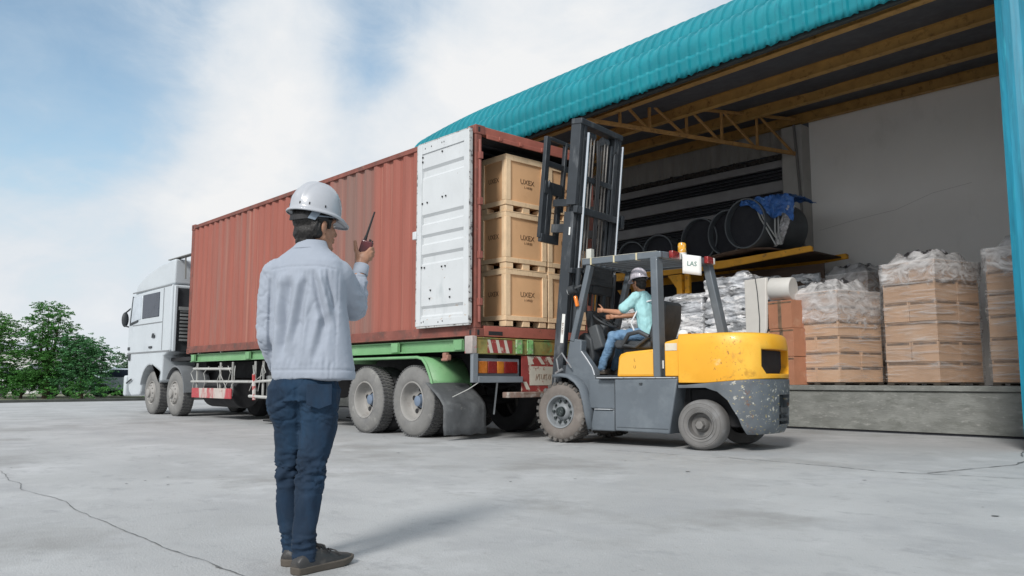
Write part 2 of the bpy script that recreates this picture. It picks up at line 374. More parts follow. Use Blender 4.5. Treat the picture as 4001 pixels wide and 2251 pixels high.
# ================================================================== GROUND
def crack_pts(pts, seed, amp):
    rr = random.Random(seed); out = []
    for (a, b) in zip(pts[:-1], pts[1:]):
        n = max(2, int(math.dist(a, b) / .05))
        for i in range(n):
            t = i / n; out.append([a[0] + (b[0] - a[0]) * t, a[1] + (b[1] - a[1]) * t])
    out.append(list(pts[-1])); w = 0; v = 0
    for p in out: v += rr.uniform(-1, 1) * amp; v *= .8; w = w * .93 + v; p[0] += w * .2; p[1] += w
    return out
g = MB(); g.box(-34.5, 90, -60, 90, -.5, 0)
def crack(pts, seed, amp, wid):
    q = crack_pts(pts, seed, amp); rr = random.Random(seed + 5); a = []; b = []
    for i, p in enumerate(q):
        p0 = q[max(0, i - 1)]; p1 = q[min(len(q) - 1, i + 1)]; d = Vector((p1[0] - p0[0], p1[1] - p0[1])).normalized(); nrm = Vector((-d.y, d.x))
        w = wid * rr.uniform(.25, 1.0) * (1 if rr.random() > .06 else 2.4)
        a.append((p[0] + nrm.x * w, p[1] + nrm.y * w, .004)); b.append((p[0] - nrm.x * w, p[1] - nrm.y * w, .004))
    g.grid([a, b])
g.mat(1)
crack([(-12, 1.5), (-8.06, 1.55), (-5.53, 1.58), (-4.33, 1.63), (-3.42, 1.64), (-1.5, 1.7)], 3, .010, .0036)
crack([(-6.6, 7.55), (-5.22, 7.82), (-3.4, 7.66), (-2.29, 8.05), (-1, 8.3)], 8, .012, .010)
crack([(-5.3, 7.86), (-4.4, 7.86), (-3.6, 7.8)], 12, .02, .007)
crack([(-3.0, 7.8), (-2.7, 9.2), (-3.1, 11.0), (-2.9, 13.1)], 15, .03, .012)
rr = random.Random(5)
for k in range(46):     # chips and pits in the slab
    x, y = rr.uniform(-12, 0), rr.uniform(1.5, 8); r0 = rr.uniform(.004, .016) * (1 if k % 5 else 1.8); n = 7
    g.add([(x + r0 * math.cos(t * 6.28 / n) * rr.uniform(.6, 1.5), y + r0 * math.sin(t * 6.28 / n) * rr.uniform(.5, 1.1), .0045) for t in range(n)], [tuple(range(n))])
go = g.build('ground', [M_ground, M_crack], smooth=0); tag(go, kind='structure')
fld = MB(); fld.box(-400, -34.5, -300, 400, -.5, -.03); fo = fld.build('far_ground', mat('dry_verge', (.16, .17, .11), .95, var=.3, scale=.4), smooth=0); tag(fo, kind='structure')

# ================================================================== WAREHOUSE
wh = thing('warehouse', 'open fronted warehouse with curved teal metal roof and ochre steel purlins', 'warehouse')
def rib(u, pitch=.2):      # height of a rolled sheet rib across the sheet
    t = (u / pitch) % 1.0
    return max(0, min(1, (t - .30) / .10)) - max(0, min(1, (t - .60) / .10))
def rib_sheet(x0, x1, prof, h=.022, pitch=.2, jag=0.0):
    """sheet along X with ribs, following prof [(y,z)]"""
    xs = []; n = int((x1 - x0) / pitch)
    for k in range(n + 1):
        for t in (.0, .30, .40, .60, .70): xs.append(x0 + (k + t) * pitch)
    P = []; rr = random.Random(4)
    m = len(prof); nr = []
    for j in range(m):
        a = prof[max(0, j - 1)]; b = prof[min(m - 1, j + 1)]; d = Vector((b[0] - a[0], b[1] - a[1])).normalized(); nr.append((-d.y, d.x))
    for x in xs:
        hh = rib(x - x0 + 1e-6, pitch) * h; row = []; dz = rr.uniform(-1, 1) * jag
        for j, (y, z) in enumerate(prof): row.append((x, y + nr[j][0] * hh, z + nr[j][1] * hh + (dz if j == 0 else 0)))
        P.append(row)
    return P
XL, XR = -25.0, 4.0
# lower course: straight apron, then the curl, up to the first lap
prof = [(10.66, 5.67), (10.645, 5.80), (10.632, 5.93), (10.620, 6.03), (10.61, 6.10), (10.615, 6.17), (10.635, 6.235), (10.67, 6.29), (10.72, 6.34), (10.79, 6.385), (10.88, 6.425), (11.0, 6.465), (11.10, 6.50)]
XLR = -15.5
def tilt(P): return [[(x, y, z + .038 * (x + 8.6) - .022 * max(0, -13 - x) ** 2) for x, y, z in r] for r in P]
mb = MB(); mb.grid(tilt(rib_sheet(XLR, XR, prof, .036, .2, .012))); s1 = mb.build('roof_sheet', M_teal, wh, smooth=25, recalc=False)
mo = s1.modifiers.new('t', 'SOLIDIFY'); mo.thickness = .008
# apron overlap joint on the eave
mb = MB(); mb.grid(tilt(rib_sheet(XLR, XR, [(10.645, 5.655), (10.632, 5.77), (10.618, 5.90), (10.610, 5.955)], .042, .2, .02))); s2 = mb.build('eave_sheet', M_teal, wh, smooth=25, recalc=False)
mo = s2.modifiers.new('t', 'SOLIDIFY'); mo.thickness = .006
pe = prof[-1]
prof2 = [(10.965, 6.462), (10.962, 6.50), (10.975, 6.56), (11.005, 6.63), (11.055, 6.71), (11.125, 6.79), (11.22, 6.87), (11.34, 6.945), (11.50, 7.02), (11.70, 7.10), (12.0, 7.19), (12.6, 7.34), (14.5, 7.72), (16.5, 8.05), (20.5, 8.5)]
mb = MB(); mb.grid(tilt(rib_sheet(XLR, XR, prof2, .036, .2))); s3 = mb.build('roof_sheet', M_teal, wh, smooth=25, recalc=False)
mo = s3.modifiers.new('t', 'SOLIDIFY'); mo.thickness = .008
mb = MB(); mb.bar((XLR, 10.74, 5.665 + .038 * (XLR + 8.6)), (XR, 10.74, 5.665 + .038 * (XR + 8.6)), .08, .08); mb.build('eave_trim', M_trim, wh, bevel=.006)
# soffit
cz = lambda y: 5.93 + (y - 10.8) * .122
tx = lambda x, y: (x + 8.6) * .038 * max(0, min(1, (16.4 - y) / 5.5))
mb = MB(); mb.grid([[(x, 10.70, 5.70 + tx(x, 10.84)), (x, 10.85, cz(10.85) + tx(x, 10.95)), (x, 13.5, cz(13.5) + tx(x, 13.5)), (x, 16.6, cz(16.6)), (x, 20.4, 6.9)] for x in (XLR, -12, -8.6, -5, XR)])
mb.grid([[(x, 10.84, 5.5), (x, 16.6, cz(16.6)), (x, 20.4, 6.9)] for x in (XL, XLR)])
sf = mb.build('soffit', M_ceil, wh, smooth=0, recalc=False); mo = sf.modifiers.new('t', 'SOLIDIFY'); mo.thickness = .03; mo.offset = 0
for y in (11.22, 12.9, 14.6, 16.22):
    z = cz(y) - .02; mb = MB(); k_ = lambda x: tx(x, y)
    for w_, z0, z1 in ((.14, -.21, -.196), (.016, -.196, -.012), (.12, -.012, 0)): mb.bar((XLR, y, z + (z0 + z1) / 2 + k_(XLR)), (XR, y, z + (z0 + z1) / 2 + k_(XR)), w_, z1 - z0)
    mb.bar((XLR, y + .062, z - .178 + k_(XLR)), (XR, y + .062, z - .178 + k_(XR)), .014, .036); mb.build('purlin', M_purlin, wh)
# walls and louvred opening
mb = MB(); mb.box(-8.35, XR, 16.4, 16.6, .745, 6.46); mb.build('wall', M_wall, wh)
mb = MB(); mb.tube([(-8.2, 16.4, 4.0), (-7.4, 16.4, 4.12), (-6.6, 16.4, 4.2), (-5.9, 16.4, 4.42), (-5.2, 16.4, 4.5)], .0025, 4); mb.build('wall_crack', mat('hairline', (.35, .34, .33), .9, bump=0), wh)
mb = MB(); mb.box(-8.82, -8.352, 16.05, 16.55, .745, 6.30); mb.build('pillar', mat('pillar_grey', (.42, .41, .39), .85, var=.1, bump=.2), wh, bevel=.015)
mb = MB(); mb.tube([(-8.5, 16.02, 6.3), (-8.42, 16.0, 5.2), (-8.37, 16.01, 4.1), (-8.35, 16.0, 2.4), (-8.33, 16.02, .9)], .03, 8)
mb.build('downpipe', mat('pipe_grey', (.16, .155, .15), .6), wh)
P = []
for k in range(60 * 4):
    x = -24.8 + k * .0667; t = k % 4; P.append([(x, 16.44 - (.035 if t in (1, 2) else 0), 5.86), (x, 16.44 - (.035 if t in (1, 2) else 0), 6.62)])
mb = MB(); mb.grid(P); mb.build('cladding_panel', M_clad, wh, smooth=0)
mb = MB(); rr = random.Random(9); x = -24.8
while x < -8.9:
    w = rr.uniform(.05, .16); mb.cb((x + w / 2, 16.42, 5.78 + rr.uniform(-.03, .03)), (w * .9, .08, rr.uniform(.05, .14)), (0, rr.uniform(-25, 25), 0)); x += w
mb.build('flashing_strip', M_rubb, wh)
for z, h in ((5.62, .08), (5.12, .12), (4.60, .12), (4.05, .06)):
    mb = MB(); mb.box(-24.8, -8.99, 16.36, 16.46, z - h, z + h); mb.build('louvre_rail', M_rail, wh, bevel=.01)
mb = MB(); mb.box(-8.985, -8.826, 16.33, 16.47, .745, 5.72); mb.build('door_post', M_rail, wh, bevel=.01)
for z in (5.36, 4.86, 4.33):
    mb = MB()
    for k in range(5): mb.cb((-16.9, 16.56, z + (k - 2) * .075), (15.8, .09, .012), (38, 0, 0))
    mb.build('louvre_panel', mat('louvre_dark', (.085, .088, .10), .5), wh)
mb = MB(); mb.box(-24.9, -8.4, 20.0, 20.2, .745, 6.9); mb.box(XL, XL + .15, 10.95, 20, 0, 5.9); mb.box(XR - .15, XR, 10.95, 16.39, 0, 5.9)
mb.build('wall', M_void, wh, split=True)  # walls coloured near-black, the darkness of the unlit room painted on
# truss, set slightly askew between the eave and the pillar
A, B = Vector((-9.83, 10.86, 0)), Vector((-8.47, 16.04, 0))
def tp(u, z): p = A.lerp(B, u); return (p.x, p.y, z)
M_truss = mat('ochre_truss', (.46, .25, .085), .6, var=.2, scale=5, wear=[((.2, .1, .04), 9, .55, .7)])
mb = MB(); mb.bar(tp(-.02, 5.60), tp(1, 5.66), .06, .075); mb.bar(tp(.1, 6.07), tp(1, 6.42), .06, .055)
mb.build('truss', M_truss, wh, bevel=.006)
us = [.14, .27, .44, .61, .79]; tz = lambda u: 6.05 + (u - .1) * .41
for k, u in enumerate(us):
    mb = MB(); mb.bar(tp(u, 5.6), tp(u, tz(u)), .045, .045, (1, 0, 0)); mb.build('truss_web', M_truss, wh)
    u2 = (us + [1.0])[k + 1]; mb = MB(); mb.bar(tp(u + .015, tz(u)), tp(u2 - .01, 5.63), .04, .04, (1, 0, 0)); mb.build('truss_web', M_truss, wh)
# blue corner cladding at the right end
P = []
for k in range(81):
    x = -3.1 + k * .0875; t = k % 4; P.append([(x, 11.0 - (.03 if t in (1, 2) else 0), 0), (x, 11.0 - (.03 if t in (1, 2) else 0), 5.9)])
mb = MB(); mb.grid(P); mb.grid([[(-3.1, 11.0, 0), (-3.1, 11.0, 5.9)], [(-3.1, 11.12, 0), (-3.1, 11.12, 5.9)]]); mb.grid([[(-3.1, 11.12, 0), (-3.1, 11.12, 5.9)], [(3.9, 11.12, 0), (3.9, 11.12, 5.9)]])
mb.build('corner_cladding', mat('blue_cladding', (.008, .20, .30), .5, var=.3, scale=3, stretch=(4, 4, .3), bump=.1, wear=[((.02, .32, .42), 4, .55, .72, (5, 1, .4)), ((.005, .12, .2), 6, .58, .72, (6, 1, .3))]), wh, smooth=0)

# loading dock
dk = MB(); dk.box(-24.9, XR - .2, 13.24, 20.0, 0, .742); dk.mat(1); dk.box(-24.9, XR - .2, 13.2, 13.238, .035, .66); dk.box(-24.9, XR - .2, 13.165, 13.239, .664, .748); dk.mat(2); dk.box(-24.9, XR - .2, 13.225, 13.239, -.1, .034)  # last strip is near-black: contact shade painted into the base gap
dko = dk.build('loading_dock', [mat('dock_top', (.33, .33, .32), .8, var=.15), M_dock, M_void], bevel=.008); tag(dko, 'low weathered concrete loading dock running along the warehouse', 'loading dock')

# ================================================================== SHIPPING CONTAINER
M_cont = mat('container_red', (.29, .088, .062), .62, var=.10, scale=1.6, stretch=(3, 3, .35), bump=.08, bscale=30,
             wear=[((.20, .115, .095), 1.4, .22, .60, (3.2, 2, .12), .7, (-12.7, -12.2, 0, -11.3, -10.9)), ((.24, .13, .105), 2.0, .53, .72, (2.2, 2, .10)), ((.38, .165, .12), 3.0, .56, .72, (5, 3, .06)), ((.16, .07, .05), 22, .68, .74, (1.5, 1, .6)), ((.5, .38, .33), 30, .72, .76, (2, 1, .4))])
M_rust = mat('container_frame', (.20, .065, .048), .7, var=.25, scale=4, bump=.25, wear=[((.10, .055, .045), 5, .5, .7), ((.33, .17, .12), 14, .62, .72)])
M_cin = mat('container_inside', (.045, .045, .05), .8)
M_white = mat('door_white', (.57, .59, .60), .5, var=.05, scale=2, bump=.05, wear=[((.44, .47, .48), 3, .55, .75, (1, 1, .4)), ((.30, .25, .20), 16, .67, .72, (1, 1, 1), .8), ((.42, .30, .20), 7, .60, .68, (1, 1, 2), .8, (2.1, 1.7))])
M_steel = mat('grey_steel', (.28, .29, .30), .5, metal=.3, var=.2, scale=6, wear=[((.2, .11, .07), 9, .6, .7)])
M_seal = mat('black_rubber_seal', (.02, .02, .022), .7)
CX0, CX1, CY0, CY1, CZ0, CZ1 = -18.72, -8.50, 7.10, 9.54, 1.42, 4.38
ct = thing('shipping_container', 'rust red corrugated shipping container with open end standing on green trailer', 'container')
def corr(x0, x1, y, sgn, z0, z1):
    P = []; x = x0; d = .036
    while x < x1 - .27:
        for dx, dy in ((0, 0), (.072, 0), (.140, d), (.212, d)): P.append([(x + dx, y + sgn * dy, z0), (x + dx, y + sgn * dy, z1)])
        x += .278
    P.append([(x, y, z0), (x, y, z1)]); P.append([(x1, y, z0), (x1, y, z1)]); return P
mb = MB(); mb.grid(corr(CX0 + .12, CX1 - .15, CY0 + .012, 1, CZ0 + .16, CZ1 - .08)); o = mb.build('side_wall', M_cont, ct, smooth=0, recalc=False)
mb = MB(); mb.grid(corr(CX0 + .12, CX1 - .15, CY1 - .012, -1, CZ0 + .16, CZ1 - .08)); mb.build('side_wall', M_cont, ct, smooth=0, recalc=False)
for y, s in ((CY0, 1), (CY1, -1)):
    mb = MB(); mb.box(CX0 + .14, CX1 - .15, y - .004 * s, y + .07 * s, CZ1 - .09, CZ1 - .012); mb.build('top_rail', M_rust, ct, bevel=.008)
    mb = MB(); mb.box(CX0 + .14, CX1 - .15, y - .004 * s, y + .06 * s, CZ0 + .015, CZ0 + .165); mb.box(CX0 + .14, CX1 - .15, y - .018 * s, y - .005 * s, CZ0 + .015, CZ0 + .035); mb.build('bottom_rail', M_rust, ct, bevel=.006)
mb = MB(); mb.box(CX0 + .05, CX0 + .09, CY0 + .1, CY1 - .1, CZ0 + .1, CZ1 - .05); mb.build('front_wall', M_rust, ct)
P = []
for k in range(140):
    x = CX0 + .1 + k * .072; t = k % 4; P.append([(x, CY0 + .06, CZ1 - .05 + (.02 if t in (1, 2) else 0)), (x, CY1 - .06, CZ1 - .05 + (.02 if t in (1, 2) else 0))])
mb = MB(); mb.grid(P); mb.build('roof_panel', M_rust, ct, smooth=0)
mb = MB(); mb.box(CX0 + .1, CX1 - .05, CY0 + .06, CY1 - .06, CZ0 + .13, CZ0 + .17); mb.build('floor', mat('ply_floor', (.10, .06, .04), .8), ct)
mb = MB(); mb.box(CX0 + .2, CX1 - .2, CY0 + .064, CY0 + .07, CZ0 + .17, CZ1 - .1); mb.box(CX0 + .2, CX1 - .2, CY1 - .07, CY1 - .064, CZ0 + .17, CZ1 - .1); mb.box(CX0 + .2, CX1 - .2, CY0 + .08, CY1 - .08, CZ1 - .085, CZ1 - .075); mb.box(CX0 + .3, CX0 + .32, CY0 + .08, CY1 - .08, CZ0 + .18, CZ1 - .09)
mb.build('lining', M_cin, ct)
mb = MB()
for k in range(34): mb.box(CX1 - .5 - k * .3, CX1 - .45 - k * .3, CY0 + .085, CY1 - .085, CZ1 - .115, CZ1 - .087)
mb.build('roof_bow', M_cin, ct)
for x, s in ((CX0, 1), (CX1, -1)):
    for y, q in ((CY0, 1), (CY1, -1)):
        mb = MB(); mb.box(x, x + .15 * s, y, y + .11 * q, CZ0 + .12, CZ1 - .12); mb.build('corner_post', M_rust, ct, bevel=.01)
        for z0, z1 in ((CZ0, CZ0 + .12), (CZ1 - .12, CZ1 + .012)):
            mb = MB(); e = .006; mb.box(x - e * s, x + .178 * s, y - e * q, y + .162 * q, z0, z1)
            mb.mat(1); zm = (z0 + z1) / 2
            for yy in (.055, .12)[:1]: mb.box(x - (e + .003) * s, x + .02 * s, y + (yy - .022) * q, y + (yy + .022) * q, zm - .038, zm + .038)
            mb.box(x + .065 * s, x + .115 * s, y - (e + .003) * q, y + .02 * q, zm - .036, zm + .036); mb.build('corner_casting', [M_rust, M_seal], ct, bevel=.008)
mb = MB(); mb.box(CX1 - .12, CX1 - .01, CY0 + .16, CY1 - .16, CZ1 - .105, CZ1 + .006); mb.box(CX1 - .012, CX1 + .004, CY0 + .2, CY1 - .2, CZ1 - .16, CZ1 - .10)
for y in (7.55, 7.95, 8.4, 8.85): mb.box(CX1 + .004, CX1 + .02, y - .03, y + .03, CZ1 - .15, CZ1 - .09)
mb.build('header', mat('container_header', (.33, .10, .07), .65, var=.2, bump=.2, wear=[((.5, .33, .2), 12, .66, .7)]), ct, bevel=.006)
mb = MB(); mb.box(CX1 - .12, CX1 + .006, CY0 + .162, CY1 - .162, CZ0 + .01, CZ0 + .155); mb.mat(1); mb.box(CX1 + .002, CX1 + .009, CY0 + .24, CY0 + .50, CZ0 + .03, CZ0 + .085)
mb.build('door_sill', [mat('sill_red', (.36, .11, .08), .6, var=.2, bump=.2, wear=[((.14, .07, .05), 9, .6, .7)]), M_seal], ct, bevel=.006)
mb = MB(); mb.cyl((CX1 + .012, CY0 + .065, CZ0 + .2), (CX1 + .012, CY0 + .065, CZ1 - .2), .022, n=12)
for z in (1.9, 2.55, 3.3, 3.95): mb.box(CX1 - .005, CX1 + .05, CY0 + .035, CY0 + .095, z - .05, z + .05)
mb.build('hinge_post', mat('hinge_red', (.27, .09, .07), .55, bump=.2), ct, bevel=.004)
# the door folded right back along the side wall
dr = part('door', ct); DX0, DX1, DZ0, DZ1 = -9.73, -8.53, 1.605, 4.315
yo = 7.0
zp = [(DZ0 + .09, 0), (1.74, 0), (1.77, .03), (1.86, .03), (1.90, 0), (2.50, 0), (2.53, .03), (2.62, .03), (2.66, 0), (2.79, 0), (2.82, .03), (2.91, .03), (2.95, 0), (3.09, 0), (3.12, .03), (3.21, .03), (3.25, 0), (3.79, 0), (3.82, .03), (3.91, .03), (3.95, 0), (DZ1 - .14, 0)]
P = [[(DX0 + .09, yo + .02 + d, z), (DX1 - .09, yo + .02 + d, z)] for z, d in zp]
mb = MB(); mb.grid(P); mb.build('door_panel', M_white, dr, smooth=0)
mb = MB(); mb.box(DX0, DX0 + .10, yo, yo + .06, DZ0, DZ1); mb.box(DX1 - .11, DX1, yo, yo + .06, DZ0, DZ1); mb.box(DX0 + .10, DX1 - .11, yo + .004, yo + .058, DZ0, DZ0 + .1); mb.box(DX0 + .10, DX1 - .11, yo + .004, yo + .058, DZ1 - .15, DZ1)
mb.box(DX0 + .02, DX1 - .02, yo + .06, yo + .068, DZ0 + .02, DZ1 - .02); mb.build('door_frame', M_white, dr, bevel=.008)
mb = MB(); mb.box(DX0 - .022, DX0 - .002, yo + .005, yo + .05, DZ0, DZ1); mb.box(DX1 + .002, DX1 + .02, yo + .005, yo + .05, DZ0, DZ1); mb.box(DX0, DX1, yo + .01, yo + .05, DZ0 - .025, DZ0 - .002); mb.box(DX0, DX1, yo + .01, yo + .05, DZ1 + .002, DZ1 + .02)
mb.build('door_seal', mat('seal_white', (.45, .45, .44), .6, wear=[((.06, .05, .05), 12, .52, .6)]), dr)
mb = MB()
for x, z in ((-9.55, 4.24), (-9.40, 4.245), (-9.15, 4.25), (-9.10, 4.25), (-9.15, 4.12), (-9.62, 4.12), (-9.62, 4.05), (-9.62, 3.42), (-9.50, 3.42), (-9.14, 3.45), (-9.06, 3.45), (-9.62, 2.47), (-9.55, 2.46), (-9.14, 2.44), (-9.06, 2.44), (-9.4, 2.12), (-8.95, 2.10), (-9.42, 2.0), (-8.95, 1.99), (-9.6, 1.66), (-9.2, 1.65), (-9.1, 1.66), (-9.55, 1.67)):
    mb.box(x - .008, x + .008, yo + .002, yo + .03, z - .011, z + .011)
mb.build('bolt_hole', M_seal, dr, split=True)
mb = MB(); mb.box(DX0 - .09, DX0 - .0, yo - .02, yo + .05, 2.90, 3.02); mb.build('door_catch', M_white, dr, bevel=.01)

# ================================================================== CRATES
M_pine = mat('pale_pine', (.82, .60, .38), .65, var=.12, scale=4, stretch=(1, 1, 1), bump=.15, bscale=25, bstretch=(6, 6, .6), wear=[((.52, .34, .17), 8, .58, .74, (4, 4, .5))])
M_board = mat('crate_board', (.74, .435, .225), .7, var=.07, scale=2, bump=.08, wear=[((.64, .36, .18), 3, .55, .75)])
M_ink = mat('brown_ink', (.15, .075, .035), .8, bump=0)
def crate_parts(label, loc, y0, y1, words):
    c = thing('wooden_crate', label, 'crate', loc, 0, 'wooden crates stacked inside the container')
    W_, D_, H = y1 - y0, .54, .818; w = .07
    mb = MB(); mb.box(-D_, 0, 0, W_, .105, H - .02); mb.build('board_panel', M_board, c)
    mb = MB(); e = .022
    for z0, z1 in ((.085, .085 + w), (H - w, H)):
        mb.box(.001, e, -e, W_ + e, z0, z1); mb.box(-D_, -.0005, -e, -.001, z0, z1); mb.box(-D_, 0, W_ + .001, W_ + e, z0, z1)
    for a, b in ((-e, w), (W_ - w, W_ + e)): mb.box(.002, e + .003, a - .001, b + .001, .085 + w, H - w)
    for a, b in ((-D_, -D_ + w), (-w, 0.001)): mb.box(a, b, -e - .003, -.001, .085 + w, H - w)
    mb.box(-D_ - .004, e + .004, -e - .004, W_ + e + .004, H, H + .016)
    mb.build('crate_frame', M_pine, c, bevel=.005)
    mb = MB()
    for y in (.06, W_ / 2, W_ - .06): mb.box(-.13, .012, y - .07, y + .07, 0, .082); mb.box(-D_, -D_ + .13, y - .07, y + .07, 0, .082)
    mb.build('pallet_block', M_pine, c, bevel=.005, split=True)
    M1 = Matrix.Translation((.0035, W_ * .54, .47)) @ rotm(90, 0, 90); text('stamp', words[0], .105, M_ink, M1, c, .001, 1.05)
    M1 = Matrix.Translation((.0035, W_ * .56, .39)) @ rotm(90, 0, 90); text('stamp', words[1], .05, M_ink, M1, c, .001, 1.2)
    M2 = Matrix.Translation((-D_ * .5, -.0035, .47)) @ rotm(90, 0, 0); text('stamp', words[0], .10, M_ink, M2, c, .001, .9)
    return c
cl = {(0, 2): 'pale pine framed tan crate, topmost of the column next to the open white door', (0, 1): 'pale pine framed tan crate, middle of the column next to the open white door', (0, 0): 'pale pine framed tan crate, bottom of the column next to the open white door',
      (1, 2): 'tan crate behind the forklift carriage, topmost of the column farther from the white door', (1, 1): 'tan crate behind the lift mast, middle of the column farther from the white door', (1, 0): 'tan crate behind the lift mast, bottom of the column farther from the white door'}
base_crate = None
for (cxi, lv), lab in cl.items():
    y0 = (7.76, 8.62)[cxi]; y1 = y0 + .78; loc = (-8.60 - .004 * lv, y0 + .006 * ((lv * 7) % 3 - 1), CZ0 + .178 + lv * .840)
    if base_crate is None: base_crate = crate_parts(lab, loc, y0, y1, ('UXEX', '1-VKEI')); continue
    c = copy_tree(base_crate); c.location = loc; c['label'] = lab; c.rotation_euler = (0, 0, R((lv - 1) * .5))

# ================================================================== WHEEL BUILDER (used by truck, trailer)
M_tyre = mat('dusty_tyre', (.185, .182, .175), .88, var=.12, scale=5, bump=.2, bscale=40, wear=[((.14, .14, .14), 4, .5, .72), ((.28, .275, .26), 7, .58, .75)])
M_tread = mat('tyre_tread', (.09, .09, .092), .9, var=.2, scale=8, bump=.3, wear=[((.2, .2, .2), 6, .55, .75)])
M_tyred = mat('dark_tyre', (.03, .03, .033), .9, var=.2, bump=.2)
M_rim = mat('dusty_rim', (.30, .29, .275), .6, var=.1, scale=4, bump=.08, wear=[((.22, .20, .18), 5, .55, .75)])
M_hub = mat('blue_grey_hub', (.16, .21, .29), .5, var=.15)
M_black = mat('underbody_black', (.018, .018, .02), .8, var=.3)
def road_wheel(parent, c, side=-1, r=.52, w=.25, dual=True, steer=False, mt=None, lugs=56):
    """side=-1: outer face towards -Y"""
    wp = part('wheel', parent, c); s = side; rr_ = r
    prof = [(.285, .0), (.30, -.012), (.35, -.022), (.42, -.02), (.475, -.004), (.505, .018), (.517, .05), (.52, .09), (.52, w - .09), (.517, w - .05), (.505, w - .018), (.475, w + .004), (.35, w + .02), (.285, w)]
    k = r / .52; prof = [(a * k, b) for a, b in prof]
    mb = MB(); mb.lathe(prof, (0, 0, 0), (0, -s, 0), 64); mb.mat(1)
    for i in range(lugs):
        t = 2 * PI * i / lugs
        for a, b, ry in ((.018, .085, 0), (w - .085, w - .018, .5), (.098, w - .098, .25)):
            tt = t + ry * 2 * PI / lugs; M0 = Matrix.Rotation(tt, 4, 'Y'); q = mb.M; mb.M = M0
            hw = r * PI / lugs * .62; ra = r - (.006 if b < .1 or a > .1 else 0.002); mb.box(-hw, hw, -s * a, -s * b, ra - .008, r + .009); mb.M = q
    mb.build('tyre', [mt or M_tyre, M_tread if mt is None else mt], wp, smooth=40)
    mb = MB()
    if steer: rp = [(.295, .0), (.285, -.012), (.262, .0), (.255, .03), (.24, .035), (.22, -.02), (.15, -.05), (.105, -.055), (.10, -.10), (.06, -.115), (.0, -.115)]
    else: rp = [(.295, .0), (.29, -.014), (.272, -.012), (.262, .01), (.255, .05), (.245, .13), (.225, .155), (.13, .165), (.12, .16)]
    mb.lathe([(a * k, b) for a, b in rp], (0, 0, 0), (0, -s, 0), 48)
    if steer:
        for i in range(10):
            t = 2 * PI * i / 10; x, z = .185 * k * math.cos(t), .185 * k * math.sin(t); mb.cyl((x, s * .02, z), (x, s * .06, z), .016, n=8)
    mb.build('rim', M_rim, wp, smooth=40)
    if not steer:
        mb = MB(); mb.lathe([(.10, .158), (.082, .15), (.078, .09), (.06, .078), (0, .075)], (0, 0, 0), (0, -s, 0), 28)
        mb.build('hub', M_hub, wp, smooth=40)
        mb = MB()
        for i in range(5):
            t = 2 * PI * (i + .3) / 5; x, z = .175 * math.cos(t), .175 * math.sin(t); mb.cyl((x, -s * .16, z), (x, -s * .15, z), .036, n=12)
        mb.build('hand_hole', M_seal, wp, split=True)
    if dual:
        q = MB(); q.lathe([(a, b + w + .06) for a, b in prof], (0, 0, 0), (0, -s, 0), 48); q.build('inner_tyre', M_tyred, wp, smooth=40)
    return wp

# ================================================================== CONTAINER TRAILER
M_green = mat('trailer_green', (.17, .36, .17), .5, var=.12, scale=2, bump=.08, wear=[((.23, .42, .22), 3, .52, .72), ((.10, .16, .08), 12, .63, .70), ((.16, .10, .06), 20, .68, .73)])
M_gold = mat('old_green_paint', (.24, .22, .07), .7, var=.35, scale=8, bump=.3, wear=[((.30, .17, .04), 4, .5, .62), ((.14, .28, .10), 9, .56, .66), ((.42, .40, .33), 14, .64, .70)])
M_redp = mat('worn_red_paint', (.27, .045, .04), .6, var=.2, scale=5, bump=.15, wear=[((.52, .47, .38), 5, .56, .62, (1, 1, 1)), ((.12, .06, .05), 12, .62, .68)])
M_cream = mat('worn_cream_paint', (.55, .51, .43), .6, var=.1, scale=4, bump=.15, wear=[((.30, .12, .09), 9, .60, .66), ((.25, .22, .18), 18, .66, .7)])
tr = thing('container_trailer', 'green skeletal trailer with dual dusty wheels carrying the red container', 'trailer')
TX0, TX1 = -18.65, -8.62
for y in (7.16, 9.36):
    mb = MB(); mb.box(TX0, TX1, y, y + .10, 1.235, 1.255); mb.box(TX0, TX1, y + .03, y + .05, 1.255, 1.385); mb.box(TX0, TX1, y, y + .10, 1.385, 1.408); mb.build('side_rail', M_green, tr, bevel=.004)
for x in (-10.45, -8.9, -13.0, -15.6, -18.4):
    mb = MB(); mb.box(x - .11, x + .11, 7.13, 7.158, 1.24, 1.40); mb.box(x - .05, x + .11, 7.10, 7.129, 1.25, 1.39); mb.mat(1); mb.cyl((x - .07, 7.126, 1.27), (x - .07, 7.14, 1.27), .02, n=12); mb.build('rail_bracket', [M_green, M_seal], tr, bevel=.005)
for y in (7.85, 8.75):
    mb = MB(); mb.box(TX0, -8.9, y - .06, y + .06, .88, .90); mb.box(TX0, -8.9, y - .01, y + .01, .90, 1.215); mb.box(TX0, -8.9, y - .06, y + .06, 1.215, 1.234); mb.build('chassis_beam', M_black, tr)
for k in range(9):
    x = -18.2 + k * 1.12; mb = MB(); mb.box(x - .05, x + .05, 7.262, 9.355, 1.26, 1.38); mb.build('cross_member', M_black, tr)
mb = MB(); mb.box(-8.615, -8.46, 7.10, 9.56, 1.19, 1.395); mb.box(-8.65, -8.45, 7.06, 9.58, 1.396, 1.412); mb.build('rear_beam', M_gold, tr, bevel=.006)
hz = part('hazard_panel', tr)
mb = MB(); mb.box(-8.456, -8.449, 7.29, 7.74, 1.205, 1.385); mb.build('red_field', M_redp, hz)
mb = MB()
for y in (7.33, 7.48, 7.63): mb.pyz([(y, 1.205), (y + .06, 1.205), (y + .0, 1.385), (y - .05, 1.385)], -8.448, -8.446)
mb.build('white_stripe', M_cream, hz)
